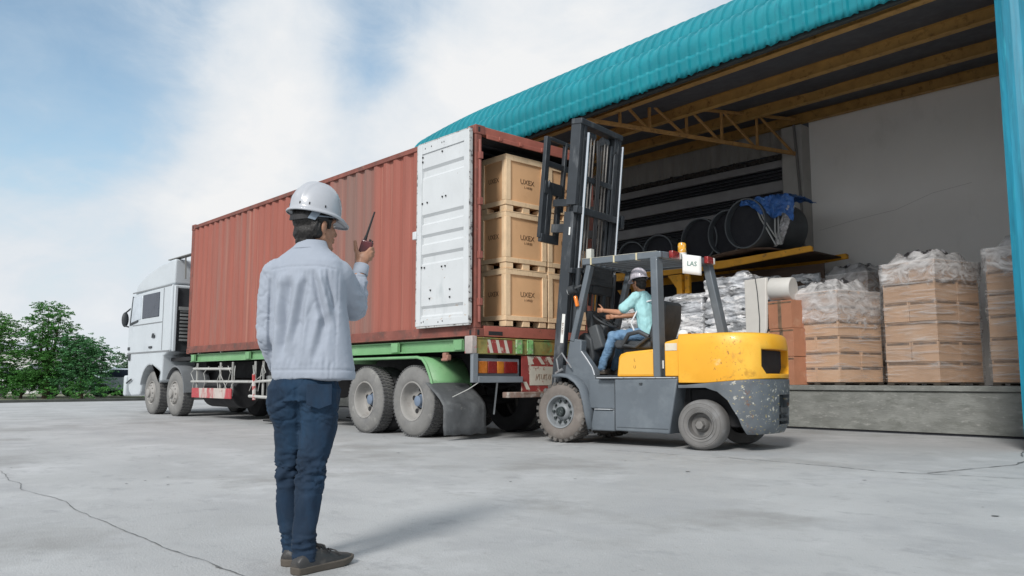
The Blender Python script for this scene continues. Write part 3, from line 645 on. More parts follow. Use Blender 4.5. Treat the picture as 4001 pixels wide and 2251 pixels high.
mb = MB(); mb.box(-8.452, -8.425, 7.80, 7.92, 1.20, 1.40); mb.box(-8.452, -8.43, 8.02, 8.14, 1.195, 1.40); mb.build('twist_lock', mat('flaked_green', (.2, .42, .15), .6, var=.4, scale=12, wear=[((.4, .38, .3), 9, .5, .56), ((.10, .07, .04), 16, .56, .62)]), tr, bevel=.008)
for y0, y1 in ((7.03, 7.12),):
    mb = MB(); mb.box(-8.60, -8.44, 7.0, 7.09, 1.19, 1.43); mb.build('corner_bracket', mat('pink_worn_steel', (.34, .30, .28), .6, var=.3, wear=[((.42, .12, .1), 6, .55, .62)]), tr, bevel=.01)
lp = part('lamp_bracket', tr)
mb = MB(); mb.box(-8.50, -8.44, 7.02, 7.11, .80, 1.19); mb.box(-8.50, -8.42, 7.11, 7.92, .80, .885); mb.box(-8.52, -8.50, 7.11, 7.92, .885, 1.13); mb.build('lamp_frame', mat('lamp_frame_grey', (.17, .19, .21), .5, bump=.1), lp, bevel=.006)
for (y0, y1, cc) in ((7.14, 7.30, (.40, .12, .015)), (7.31, 7.47, (.17, .012, .010)), (7.48, 7.60, (.42, .14, .015)), (7.61, 7.86, (.16, .012, .010))):
    mb = MB(); mb.box(-8.498, -8.462, y0, y1, .925, 1.09); mb.build('lamp_lens', mat('lens_%d' % int(cc[0] * 100), cc, .25, var=.25, scale=8, coat=.3, bump=.1), lp, bevel=.008)
tag(lp, 'grey bracket with red and amber rear lamps')
hp = part('hazard_plate', tr)
mb = MB(); mb.box(-8.47, -8.455, 7.93, 9.3, .672, 1.175); mb.build('red_field', M_redp, hp)
mb = MB(); mb.box(-8.454, -8.451, 8.08, 8.55, .76, 1.03); 
for y, z, dy in ((8.02, .70, -.07), (8.10, 1.06, -.07), (8.32, 1.06, -.10), (8.5, 1.06, -.08)): mb.pyz([(y, z), (y + .07, z), (y + .07 + dy, z + .11), (y + dy, z + .11)], -8.454, -8.4515)
mb.build('white_field', M_cream, hp)
mb = MB(); rr = random.Random(3)
for k in range(9): y = 8.2 + k * .035; mb.tube([(-8.450, y, .84 + rr.uniform(-.02, .02)), (-8.449, y + rr.uniform(-.01, .025), .88 + rr.uniform(-.01, .03)), (-8.450, y + rr.uniform(0, .03), .92)], .004, 4)
mb.build('worn_lettering', M_ink, hp)
mb = MB(); mb.box(-8.50, -8.38, 7.60, 9.3, .59, .668); mb.build('bumper_bar', mat('rusty_bar', (.22, .15, .12), .7, var=.3, scale=6, wear=[((.4, .36, .32), 6, .5, .62), ((.3, .06, .04), 9, .6, .66)]), tr, bevel=.008)
# mudguard
fp = [(-12.0, 1.10), (-11.92, 1.165), (-9.78, 1.165), (-9.66, 1.14), (-9.57, 1.06), (-9.50, .95), (-9.44, .84), (-9.42, .76)]
mb = MB(); mb.grid([[(x, 7.08, z), (x, 7.80, z)] for x, z in fp]); fo = mb.build('mudguard', M_green, tr, smooth=50, recalc=False); mo = fo.modifiers.new('t', 'SOLIDIFY'); mo.thickness = .012
mb = MB(); mb.tube([(x, 7.075, z) for x, z in fp], .022, 10); mb.tube([(-9.42, 7.08, .76), (-9.42, 7.8, .76)], .018, 8); mb.build('mudguard_edge', M_green, fo)
fl_ = [(-9.42, .80), (-9.34, .745), (-9.20, .66), (-9.08, .57), (-9.0, .49), (-8.985, .40), (-9.0, .20), (-8.99, .075)]
P = []
for j in range(15):
    y = 6.98 + j * .055; u = (j - 7) / 7
    P.append([(x + (.012 * math.sin(j * .9 + i) if i > 3 else 0) - .02 * u * u, y, z + (.006 * math.sin(j * 1.3)) * (i == 7)) for i, (x, z) in enumerate(fl_)])
mb = MB(); mb.grid(P); fo = mb.build('mud_flap', mat('flap_rubber', (.085, .09, .095), .7, var=.2, scale=5, bump=.3, bscale=18, wear=[((.16, .17, .175), 4, .5, .72), ((.22, .22, .2), 10, .64, .72)]), tr, smooth=60, recalc=False); mo = fo.modifiers.new('t', 'SOLIDIFY'); mo.thickness = .014
for y, s in ((7.10, -1), (9.52, 1)):
    for x in (-9.93, -11.22): road_wheel(tr, (x, y, .525), s)
for x in (-9.93, -11.22):
    mb = MB(); mb.cyl((x, 7.5, .525), (x, 9.1, .525), .07, n=16); mb.cyl((x, 7.7, .525), (x, 7.8, .525), .2, n=16); mb.build('axle', M_black, tr)
mb = MB()
for y in (7.85, 8.75): mb.tube([(-12.0, y, .86), (-11.6, y, .75), (-11.2, y, .70), (-10.6, y, .85), (-9.93, y, .70), (-9.5, y, .78), (-9.2, y, .88)], .04, 8)
mb.build('leaf_spring', M_black, tr, split=True)
mb = MB(); mb.tube([(-8.6, 7.25, .80), (-8.75, 7.2, .71), (-9.0, 7.12, .60)], .006, 6); mb.build('brake_cable', mat('pale_cable', (.45, .45, .43), .6), tr)
mb = MB(); mb.bar((-8.55, 7.55, .80), (-8.7, 7.62, .36), .02, .02); mb.build('stay_rod', M_steel, tr)
mb = MB(); mb.box(-9.21, -9.13, 7.09, 7.16, 1.13, 1.22); mb.box(-9.12, -9.07, 7.08, 7.15, 1.11, 1.19); mb.cyl((-9.20, 7.08, 1.12), (-9.07, 7.08, 1.12), .022, n=10); mb.build('twist_handle', mat('rust_pink', (.30, .15, .11), .7, bump=.4, var=.3), tr, bevel=.012)
M_pip = mat('pale_pipe', (.42, .42, .40), .55, var=.2, wear=[((.2, .15, .12), 7, .58, .7)])
sg = part('side_guard', tr)
mb = MB(); mb.tube([(-18.3, 7.12, 1.08), (-16.3, 7.12, 1.06)], .028, 8); mb.tube([(-18.35, 7.1, .80), (-15.2, 7.1, .80), (-14.2, 7.1, .83)], .026, 8); mb.tube([(-15.35, 7.08, .52), (-14.2, 7.08, .50)], .03, 8); mb.build('guard_rail', M_pip, sg, split=True)
mb = MB()
for x in (-18.15, -16.9, -16.3, -15.25, -14.9): mb.bar((x, 7.14, 1.2), (x, 7.14, .5), .03, .03, (1, 0, 0))
mb.build('guard_post', M_pip, sg, split=True)
mb = MB(); mb.box(-18.25, -16.2, 7.07, 7.10, .45, .66); mb.build('guard_board', mat('pink_white_board', (.50, .44, .40), .6, var=.1, bump=.1, wear=[((.42, .06, .07), 1.5, .47, .55, (1.2, 1, .4)), ((.3, .2, .15), 9, .6, .68)]), sg, bevel=.006)
mb = MB(); mb.bar((-15.15, 7.06, .95), (-15.1, 7.06, .45), .05, .04, (0, 1, 0)); mb.build('reflector_post', mat('red_white_post', (.6, .55, .52), .6, wear=[((.45, .05, .05), 3, .48, .52, (1, 1, 3))]), sg)
mb = MB(); mb.box(-15.0, -14.3, 7.25, 7.6, .52, .92); mb.build('tool_box', mat('grey_box', (.22, .23, .23), .6, var=.2), tr, bevel=.02)
for y in (7.35, 9.2):
    mb = MB(); mb.box(-14.95, -14.78, y - .08, y + .08, .25, 1.2); mb.box(-15.05, -14.68, y - .12, y + .12, .04, .07); mb.box(-14.92, -14.81, y - .05, y + .05, .07, .25); mb.build('landing_leg', M_black, tr, bevel=.01)
mb = MB(); mb.cyl((-18.0, 7.5, .55), (-16.4, 7.5, .55), .30, n=28); mb.cyl((-13.6, 7.55, .72), (-12.6, 7.55, .72), .2, n=24); mb.build('air_tank', M_black, tr, bevel=.02, split=True)
mb = MB()
for x in (-17.5, -16.5): mb.lathe([(.2, 0), (.46, -.02), (.5, .05), (.5, .2), (.46, .27), (.2, .25)], (x, 8.2, .52), (0, 1, 0), 28)
mb.build('spare_tyre', M_tyred, tr, smooth=40, split=True)
mb = MB(); rr = random.Random(2)
for k in range(9):
    x = -18.3 + rr.random() * 3.6; mb.tube([(x, 7.11, 1.12), (x + rr.uniform(-.2, .2), 7.08, .98), (x + rr.uniform(-.3, .3), 7.08, .82), (x + rr.uniform(-.3, .3), 7.1, .62)], .008, 5)
mb.build('loose_strap', M_pip, tr, split=True)

# ================================================================== TRACTOR UNIT
M_cab = mat('cab_white', (.50, .54, .57), .38, var=.05, scale=1.5, coat=.25, bump=.02, wear=[((.40, .44, .47), 2, .55, .8), ((.32, .30, .27), 14, .68, .74)])
M_glass = mat('dark_glass', (.022, .03, .05), .22, var=.1, bump=0, spec=.35)
M_glass2 = mat('glass_painted_reflection', (.42, .47, .52), .12, var=.2, scale=3, bump=0, spec=.8, coat=.5)  # pale colour paints in the light reflected by the front pane
M_dk = mat('dark_plastic', (.035, .04, .045), .6, var=.2)
tk = thing('tractor_unit', 'white cab over tractor unit with high roof coupled ahead of the red container', 'truck')
def arc(cx_, cz_, r, a0, a1, n=10): return [(cx_ + r * math.cos(R(a0 + (a1 - a0) * i / n)), cz_ + r * math.sin(R(a0 + (a1 - a0) * i / n))) for i in range(n + 1)]
WX1, WX2 = -20.85, -19.35
prof = [(-22.40, .55), (-22.52, .9), (-22.60, 1.46), (-22.66, 2.1), (-22.62, 2.6), (-22.46, 3.04), (-19.66, 3.10), (-19.64, 1.52), (-20.06, 1.40), (-20.09, 1.2), (-20.10, .80), (-20.16, .80)] + arc(WX1, .55, .66, 18, 178) + [(-21.6, .45), (-22.2, .42)]
mb = MB(); mb.pxz(prof, 7.04, 9.50); cab = mb.build('cab_body', M_cab, tk, bevel=.05, seg=4)
tf = [(-22.44, 3.055), (-22.30, 3.28), (-21.9, 3.44), (-21.46, 3.55), (-20.77, 3.66), (-19.97, 3.72), (-19.68, 3.72), (-19.68, 3.115)]
mb = MB(); mb.pxz(tf, 7.10, 9.44); mb.build('roof_fairing', M_cab, tk, bevel=.045, seg=4)
mb = MB(); mb.box(-22.42, -19.68, 7.035, 7.05, 3.07, 3.10); mb.box(-22.6, -19.7, 7.028, 7.042, 1.50, 1.535); mb.box(-20.16, -20.14, 7.032, 7.042, 1.55, 3.05); mb.box(-22.3, -20.2, 7.03, 7.042, 2.22, 2.24); mb.build('trim_line', mat('seam_grey', (.20, .21, .22), .6), cab)
mb = MB(); mb.pxz([(-21.62, 2.37), (-20.42, 2.37), (-20.42, 2.98), (-21.60, 2.98)], 7.028, 7.06); mb.build('side_window', M_glass, cab, bevel=.02)
mb = MB(); mb.pxz([(-22.46, 2.30), (-21.72, 2.37), (-21.68, 2.98), (-22.34, 2.98)], 7.03, 7.06); mb.build('side_window', M_glass2, cab, bevel=.02)
mb = MB(); mb.bar((-22.50, 7.035, 2.28), (-22.36, 7.035, 3.0), .035, .02, (0, 1, 0)); mb.bar((-22.5, 7.033, 2.27), (-21.9, 7.033, 2.34), .03, .05, (0, 0, 1)); mb.build('window_frame', M_dk, cab)
mb = MB(); mb.box(-22.70, -22.63, 7.2, 9.3, 2.1, 2.95); mb.build('windscreen', M_glass, cab, bevel=.02)
mb = MB(); mb.box(-22.66, -22.50, 6.98, 9.56, .42, .95); mb.build('bumper', M_cab, tk, bevel=.05, seg=3)
mb = MB(); mb.box(-20.80, -20.62, 7.01, 7.04, 1.86, 1.92); mb.ell((-20.72, 7.015, 1.93), (.06, .02, .05), 10, 6); mb.build('door_handle', M_dk, cab)
mb = MB(); mb.box(-21.0, -20.8, 7.015, 7.045, 1.61, 1.66); mb.box(-22.58, -22.45, 7.02, 7.045, 1.60, 1.68); mb.box(-22.50, -22.36, 7.02, 7.045, 1.33, 1.45); mb.build('step_recess', M_dk, cab)
mb = MB(); mb.box(-22.60, -22.35, 7.015, 7.045, 1.46, 1.49); mb.bar((-22.45, 7.0, .75), (-22.1, 7.0, .85), .03, .03); mb.build('cab_step', M_dk, tk)
mb = MB(); mb.ell((-22.82, 7.0, 2.42), (.06, .09, .20), 14, 10); mb.tube([(-22.80, 7.0, 2.6), (-22.55, 7.1, 2.75)], .02, 8); mb.tube([(-22.80, 7.0, 2.25), (-22.6, 7.1, 2.2)], .02, 8); mb.build('mirror', M_dk, tk)
mb = MB(); mb.pxz([(-20.16, .95)] + arc(WX1, .55, .70, 20, 165) + arc(WX1, .55, .655, 165, 20), 7.02, 7.5); mb.build('wheel_arch', mat('arch_grey', (.40, .43, .45), .5, var=.1), tk, bevel=.01)
mb = MB(); mb.pxz(arc(WX2, .55, .62, 0, 150) + arc(WX2, .55, .585, 150, 0), 7.08, 7.7); mb.build('rear_mudguard', mat('grey_mudguard', (.16, .17, .18), .6, var=.2), tk, smooth=40)
# back of the cab
mb = MB(); mb.box(-19.638, -19.58, 7.14, 9.38, 1.5, 3.02); mb.build('back_panel', M_dk, tk, bevel=.02)
mb = MB()
for k in range(9): mb.box(-19.57, -19.52, 7.22, 9.3, 1.75 + k * .085, 1.80 + k * .085)
mb.box(-19.57, -19.50, 7.18, 9.3, 2.48, 2.56); mb.build('louvre', mat('grime_grey', (.20, .21, .21), .6, var=.3), tk)
mb = MB(); mb.box(-19.58, -19.50, 7.06, 7.14, 1.5, 3.06); mb.build('air_deflector', M_cab, tk, bevel=.02)
mb = MB(); mb.box(-20.3, -18.9, 7.15, 7.30, 3.745, 3.765); mb.bar((-19.3, 7.2, 3.74), (-19.25, 7.2, 3.2), .03, .03, (1, 0, 0)); mb.build('roof_rail', mat('rail_dark', (.2, .2, .19), .6), tk)
mb = MB(); mb.box(-22.2, -18.0, 7.8, 8.0, .75, 1.05); mb.box(-22.2, -18.0, 8.6, 8.8, .75, 1.05); mb.box(-20.2, -18.8, 7.25, 9.4, 1.28, 1.36); mb.box(-19.5, -18.8, 7.6, 9.0, 1.0, 1.28); mb.build('chassis', M_black, tk)
mb = MB(); rr = random.Random(6)
for k in range(7): y = 7.5 + k * .1; mb.tube([(-19.5, y, 1.8), (-19.25, y + rr.uniform(-.1, .1), 1.45 + rr.uniform(-.1, .1)), (-18.95, y, 1.6), (-18.75, y, 1.7)], .018, 6)
mb.build('air_line', mat('grey_hose', (.16, .16, .15), .5), tk, split=True)
for y, s in ((7.10, -1), (9.44, 1)):
    for x in (WX1, WX2): road_wheel(tk, (x, y, .525), s, steer=True, dual=False, lugs=40, w=.28)
for x in (WX1, WX2):
    mb = MB(); mb.cyl((x, 7.3, .525), (x, 9.2, .525), .07, n=14); mb.build('axle', M_black, tk)

# ================================================================== FORKLIFT
M_fy = mat('forklift_yellow', (.82, .385, .022), .42, var=.07, scale=2, bump=.04, coat=.15,
           wear=[((.86, .48, .05), 1.6, .5, .72), ((.36, .17, .03), 30, .57, .64, (1, 1, .7), .7, (-2.5, -2.3, 0, -2.12, -1.95)), ((.38, .17, .02), 34, .66, .70), ((.60, .30, .03), 5, .60, .68), ((.8, .62, .3), 3, .66, .76)])
M_fg = mat('forklift_grey', (.115, .135, .155), .5, var=.10, scale=2.5, bump=.06, coat=.08, wear=[((.16, .185, .205), 3, .52, .75), ((.35, .35, .33), 24, .70, .75)])
M_fgw = mat('worn_grey_casting', (.12, .135, .15), .6, var=.2, scale=4, bump=.2, wear=[((.55, .53, .46), 13, .60, .63, (1, 1, 1.3), .7, (-2.15, -2.4, 0)), ((.50, .40, .15), 26, .61, .65, (1, 1, 1.5), .7, (-2.05, -2.4, 0)), ((.17, .09, .06), 7, .62, .70, (1, 1, 1), .8)])
M_mast = mat('mast_grey', (.042, .049, .057), .48, var=.15, scale=4, bump=.08, metal=.15, wear=[((.14, .15, .16), 6, .56, .72, (1, 1, .3))])
M_chrome = mat('chrome_rod', (.75, .76, .78), .12, metal=1.0, bump=0, var=.03)
M_chain = mat('chain_steel', (.16, .15, .14), .5, metal=.4, bump=.4, bscale=90, var=.3)
M_lug = mat('lug_rubber', (.085, .08, .075), .88, var=.2, scale=8, bump=.3, wear=[((.18, .165, .15), 5, .5, .75)])
M_sidew = mat('brown_sidewall', (.16, .14, .125), .85, var=.15, scale=6, bump=.2, wear=[((.24, .22, .20), 5, .55, .75)])
M_sticker = mat('sticker_white', (.75, .75, .72), .5, var=.05, bump=0)
fk = thing('forklift', 'yellow and grey forklift truck with raised mast facing the open container', 'forklift', (-7.71, 8.69, 0), R(189.15))

def boolean(o, cut, solver='EXACT'):
    me = cut.mesh('cut', []); bm = bmesh.new(); bm.from_mesh(me); bmesh.ops.recalc_face_normals(bm, faces=bm.faces); bm.to_mesh(me); bm.free()
    c = bpy.data.objects.new('cut', me); COL.objects.link(c); p = o.parent; o.parent = None
    b = o.modifiers.new('b', 'BOOLEAN'); b.object = c; b.operation = 'DIFFERENCE'; b.solver = solver
    bpy.context.view_layer.update(); r = bpy.data.meshes.new_from_object(o.evaluated_get(bpy.context.evaluated_depsgraph_get()))
    o.modifiers.clear(); old = o.data; r.name = old.name; o.data = r; bpy.data.objects.remove(c); o.parent = p
    return o
def addbevel(o, w, seg=3):
    b = o.modifiers.new('bevel', 'BEVEL'); b.width = w; b.segments = seg; b.limit_method = 'ANGLE'; b.angle_limit = R(35)
half = [(-1.585, .66), (-2.05, .685), (-2.28, .665), (-2.44, .59), (-2.55, .46), (-2.61, .28), (-2.63, .1)]
plan = half + [(x, -y) for x, y in half[::-1]]
def planloft(mb, zs):
    vs = []; n = len(plan)
    for z, sx, sy in zs:
        vs += [(-1.585 + (x + 1.585) * sx, y * sy, z) for x, y in plan]
    fs = []
    for k in range(len(zs) - 1): fs += [(k * n + i, k * n + (i + 1) % n, (k + 1) * n + (i + 1) % n, (k + 1) * n + i) for i in range(n)]
    fs += [tuple(range(n))[::-1], tuple(range((len(zs) - 1) * n, len(zs) * n))]; mb.add(vs, fs)
mb = MB(); planloft(mb, [(.80, 1, 1), (1.0, 1.004, 1.002), (1.25, 1.0, 1.0), (1.345, .985, .985), (1.385, .955, .96), (1.40, .90, .92)])
cw = mb.build('counterweight', M_fy, fk, smooth=50)
ct_ = MB(); ct_.prism([(.43, 1.20), (.44, 1.00), (.36, .91), (-.36, .91), (-.44, 1.00), (-.43, 1.20)], lambda p: (-2.9, p[0], p[1]), lambda p: (-2.34, p[0], p[1])); boolean(cw, ct_)
ct_ = MB(); ct_.pxz([(-1.4, .70), (-1.4, .775), (-1.7, .78), (-2.7, .86), (-2.7, .70)], -.9, .9); boolean(cw, ct_); addbevel(cw, .012)
mb = MB(); mb.box(-2.47, -2.46, -.425, .425, .915, 1.195); mb.build('opening_shade', M_void, cw)  # plain near-black panel, painted shade for the inside of the rear opening
# lower casting with wheel arch
mb = MB(); planloft(mb, [(.20, .93, .94), (.30, .985, .985), (.78, 1.006, 1.006), (.845, 1.006, 1.006)])
lc = mb.build('rear_casting', M_fgw, fk, smooth=50)
ct_ = MB(); ct_.pxz([(-1.3, 0), (-1.3, .735), (-1.95, .745), (-2.10, .70), (-2.22, .60), (-2.33, .40), (-2.42, .12), (-2.42, 0)], -1, 1); boolean(lc, ct_)
ct_ = MB(); ct_.pxz([(-1.3, .77), (-1.7, .778), (-2.7, .862), (-2.7, 1.2), (-1.3, 1.2)], -1, 1); boolean(lc, ct_)
ct_ = MB(); ct_.box(-2.9, -2.47, -.38, .10, .30, .66); boolean(lc, ct_); addbevel(lc, .01)
mb = MB(); mb.box(-2.50, -2.475, -.37, .09, .31, .65); mb.box(-2.58, -2.50, -.30, -.0, .42, .455); mb.box(-2.58, -2.50, -.30, -.0, .34, .375); mb.cyl((-2.55, -.15, .32), (-2.55, -.15, .52), .022, n=12); mb.box(-2.60, -2.54, -.25, -.05, .44, .50); mb.build('tow_hitch', mat('hitch_dark', (.05, .055, .06), .6), lc, bevel=.004)
# body
mb = MB(); mb.pxz([(-.68, .19), (-1.46, .175), (-1.585, .855), (-.68, .845)], -.68, .68); mb.pxz([(-.30, .18), (-.679, .18), (-.679, .45), (-.36, .45)], -.67, .67); mb.pxz([(-.24, .46), (-.679, .46), (-.679, .845), (-.24, .845)], -.60, .60)
body = mb.build('body', M_fg, fk, bevel=.018, seg=3)
mb = MB(); mb.box(-.70, -.692, .676, .684, .20, .84); mb.box(-1.10, -1.06, .68, .70, .78, .80); mb.box(-1.45, -.72, .679, .683, .232, .238); mb.build('panel_seam', M_dk, body, split=True)
mb = MB(); mb.box(-1.56, -.42, .60, .69, .857, .872); mb.box(-1.56, -.42, -.69, -.60, .857, .872); mb.box(-.66, -.38, .55, .69, .452, .462); mb.build('edge_trim', mat('worn_bright_edge', (.42, .44, .46), .45, var=.2, wear=[((.15, .16, .17), 9, .55, .6)]), body, bevel=.003, split=True)
mb = MB(); mb.box(-1.62, .30, -.40, .40, .25, .90); mb.box(-2.35, -1.45, -.38, .38, .28, .72); mb.box(-2.0, -1.76, -.44, .44, .24, .36); mb.build('chassis', M_black, fk)
mb = MB(); mb.box(-.66, .12, -.50, .50, .86, .90); mb.build('floor_plate', M_dk, fk)
# hood and side boxes
poly = [(-.68, .875), (-.71, 1.13), (-.74, 1.17), (-.82, 1.195), (-1.225, 1.225), (-1.225, .875)]
mb = MB(); mb.pxz(poly, -.60, .60); hood = mb.build('hood', M_fy, fk, bevel=.022, seg=3)
pi = [(-.71, .905), (-.735, 1.11), (-.83, 1.165), (-1.215, 1.19), (-1.215, .905)]
mb = MB(); mb.pxz(pi, .599, .603); mb.build('hood_panel', mat('forklift_yellow_panel', (.82, .43, .06), .45, var=.05), hood, bevel=.002)
text('stencil', 'L', .055, M_ink, Matrix.Translation((-.95, .6045, 1.09)) @ rotm(90, 0, 180), hood, .0006)
text('stencil', 'U', .055, M_ink, Matrix.Translation((-.95, .6045, 1.00)) @ rotm(90, 0, 180), hood, .0006)
mb = MB(); mb.pxz([(-1.385, .88), (-1.385, 1.29), (-1.40, 1.31), (-1.58, 1.345), (-1.58, .88)], -.62, .62); sb = mb.build('engine_cover', M_fy, fk, bevel=.015, seg=3)
mb = MB(); mb.box(-1.56, -1.40, .615, .627, 1.20, 1.29); mb.build('cover_label', mat('label_pale', (.62, .56, .44), .5, var=.2), sb)
mb = MB(); mb.box(-1.384, -1.226, -.58, .545, .88, 1.24); mb.build('battery_bay', M_dk, fk)
mb = MB(); mb.box(-1.34, -1.24, .547, .56, .98, 1.08); mb.build('service_label', M_sticker, fk)
text('label_mark', 'SI', .06, M_ink, Matrix.Translation((-1.29, .5615, 1.03)) @ rotm(90, 0, 180), fk, .0006)
# front fender and cowl
fd = [(.24, .895), (.12, .915), (.0, .895), (-.11, .83), (-.19, .73), (-.245, .58), (-.28, .40), (-.33, .20)]
for s in (1, -1):
    mb = MB(); mb.grid([[(x, s * .36, z), (x, s * .76, z)] for x, z in fd]); mb.grid([[(x, s * .757, z), (x - .015, s * .757, z - .035)] for x, z in fd])
    f = mb.build('fender', M_fg, fk, smooth=50, recalc=False); mo = f.modifiers.new('t', 'SOLIDIFY'); mo.thickness = .02; mo.offset = 0
    y0, y1 = (.42, .56) if s > 0 else (-.56, -.42)
    mb = MB(); mb.pxz([(.16, .86), (.17, .94), (.09, 1.36), (.04, 1.40), (-.11, 1.37), (-.10, 1.22), (-.20, 1.10), (-.31, .96), (-.33, .72), (-.24, .60), (-.1, .80)], y0, y1); mb.build('cowl', M_fg, fk, bevel=.015, seg=3)
    mb = MB(); mb.tube([(-.11, s * .565, 1.22), (-.20, s * .565, 1.11), (-.28, s * .565, 1.0), (-.315, s * .565, .9)], .008, 6); mb.build('cowl_edge', mat('edge_light', (.5, .52, .55), .5), fk)
# dash, column, wheel, levers
mb = MB(); mb.pxz([(.10, .9), (.12, 1.45), (.02, 1.50), (-.10, 1.40), (-.14, 1.15), (-.02, .9)], -.28, .30); mb.pxz([(.02, 1.44), (.06, 1.80), (-.06, 1.80), (-.07, 1.45)], -.22, .22); mb.build('dashboard', M_dk, fk, bevel=.03, seg=3)
mb = MB(); mb.bar((-.06, .06, 1.3), (-.16, .06, 1.60), .10, .12, (0, 1, 0)); mb.cb((-.14, .20, 1.42), (.16, .14, .34), (0, 18, 0)); mb.build('steering_column', mat('column_grey', (.075, .082, .088), .6, var=.2, bump=.1), fk, bevel=.025, seg=3)
sw = part('steering_wheel', fk, (-.185, .06, 1.66), (0, R(-32), 0))
mb = MB(); mb.tube([(.19 * math.cos(t * 2 * PI / 24), .19 * math.sin(t * 2 * PI / 24), 0) for t in range(25)], .015, 8, cap=False); mb.build('rim', M_dk, sw)
mb = MB(); mb.bar((-.18, 0, 0), (.18, 0, 0), .03, .015); mb.bar((0, -.18, 0), (0, 0, 0), .03, .015); mb.cyl((0, 0, -.05), (0, 0, .015), .045, n=16); mb.build('spoke', M_dk, sw)
for k in range(3):
    mb = MB(); mb.tube([(.02, -.12 - k * .06, 1.48), (-.04, -.12 - k * .06, 1.66), (-.06, -.12 - k * .06, 1.72)], .008, 6); mb.ell((-.065, -.12 - k * .06, 1.74), .022, 10, 8); mb.build('lever', M_dk, fk)
# seat
M_seat = mat('seat_vinyl', (.045, .05, .055), .5, var=.2, scale=6, bump=.1)
st = part('seat', fk)
mb = MB(); mb.pxz([(-.46, 1.25), (-.42, 1.33), (-.47, 1.38), (-.85, 1.35), (-1.0, 1.38), (-1.0, 1.24)], -.26, .27); mb.build('cushion', M_seat, st, bevel=.04, seg=3)
mb = MB(); mb.pxz([(-.92, 1.32), (-1.09, 1.84), (-1.13, 1.88), (-1.22, 1.86), (-1.20, 1.6), (-1.08, 1.28)], -.25, .26); mb.build('backrest', M_seat, st, bevel=.045, seg=3)
mb = MB(); mb.box(-.95, -.55, -.2, .2, 1.20, 1.25); mb.tube([(-.60, .31, 1.30), (-.70, .32, 1.44), (-.86, .32, 1.47), (-1.0, .31, 1.40)], .03, 8); mb.tube([(-.60, .31, 1.30), (-.80, .315, 1.27), (-1.0, .31, 1.40)], .022, 8); mb.build('hip_restraint', M_seat, st)
# overhead guard
og = part('overhead_guard', fk)
def guard_bar(name, p, q, w, h, up=(0, 0, 1), b=.012): mb = MB(); mb.bar(p, q, w, h, up); return mb.build(name, M_fg, og, bevel=b)
guard_bar('front_post', (-.24, .52, 2.39), (.045, .52, 1.36), .075, .10, (0, 1, 0)); guard_bar('front_post', (-.24, -.52, 2.39), (.045, -.52, 1.36), .075, .10, (0, 1, 0))
guard_bar('rear_post', (-1.255, .54, 2.40), (-1.275, .54, .872), .10, .165, (0, 1, 0)); guard_bar('rear_post', (-1.47, -.52, 2.40), (-1.66, -.56, 1.40), .10, .15, (0, 1, 0))
guard_bar('side_rail', (-.14, .54, 2.43), (-1.34, .54, 2.43), .085, .085); guard_bar('side_rail', (-.14, -.52, 2.43), (-1.54, -.52, 2.43), .085, .085)
guard_bar('cross_rail', (-.18, -.50, 2.432), (-.18, .50, 2.432), .08, .078); guard_bar('cross_rail', (-1.30, .50, 2.432), (-1.50, -.50, 2.432), .08, .09)
for k in range(6): y = -.40 + k * .16; mb = MB(); mb.bar((-.22, y, 2.435), (-1.27 - .19 * (.5 - y), y, 2.435), .035, .05); mb.build('roof_bar', M_dk, og)
mb = MB(); 
for x in (-.30, -.66, -1.0): mb.box(x, x + .022, .495, .588, 2.384, 2.478)
mb.build('tape_band', mat('cream_tape', (.62, .55, .36), .6), og, split=True)
mb = MB(); mb.box(-1.28, -.14, .50, .58, 2.474, 2.479); mb.build('rail_top', mat('rail_top_cream', (.50, .50, .45), .6, var=.2), og)
mb = MB(); mb.box(-.24, -.16, .42, .50, 2.476, 2.62); mb.box(-.22, -.18, .50, .54, 2.2, 2.384); mb.build('marker_post', mat('pale_marker', (.55, .55, .50), .5), og, bevel=.004)
M_rl = mat('red_lens', (.26, .02, .02), .25, var=.5, scale=18, coat=.4, wear=[((.7, .35, .3), 20, .62, .66)])
for y0, y1 in ((.22, .42), (-.50, -.32)):
    xx = -1.345 - .19 * (.5 - (y0 + y1) / 2); mb = MB(); mb.box(xx - .05, xx + .01, y0, y1, 2.395, 2.49); mb.build('tail_light', M_rl, fk, bevel=.01)
    mb = MB(); mb.box(xx - .05, xx + .01, y0 - .045, y0 - .003, 2.40, 2.485); mb.build('reverse_light', M_sticker, fk, bevel=.005)
bc = part('beacon', fk, (-1.36, 0.02, 2.478))
mb = MB(); mb.cyl((0, 0, 0), (0, 0, .03), .06, n=20); mb.build('base', M_sticker, bc)
mb = MB(); mb.lathe([(.05, .03), (.055, .04), (.055, .14), (.045, .165), (.0, .17)], (0, 0, 0), (0, 0, 1), 20); mb.build('lens', mat('amber_lens', (.85, .38, .03), .2, var=.35, scale=20, coat=.5, wear=[((.9, .8, .6), 25, .55, .62)]), bc)
sg_ = part('paper_sign', fk)
P = [[(-1.42 - j * .032, .14 - j * .026, 2.475 - i * .05 - .005 * j + .004 * math.sin(i)) for j in range(7)] for i in range(6)]
mb = MB(); mb.grid(P); f = mb.build('sheet', mat('paper_white', (.78, .78, .76), .7, var=.03, bump=0), sg_, smooth=60, recalc=False); mo = f.modifiers.new('t', 'SOLIDIFY'); mo.thickness = .003
text('green_mark', 'LAS', .085, mat('green_ink', (.02, .16, .12), .6, bump=0), Matrix.Translation((-1.519, .066, 2.345)) @ rotm(90, 0, -141.6) @ rotm(0, 0, -4), sg_, .001, .95)
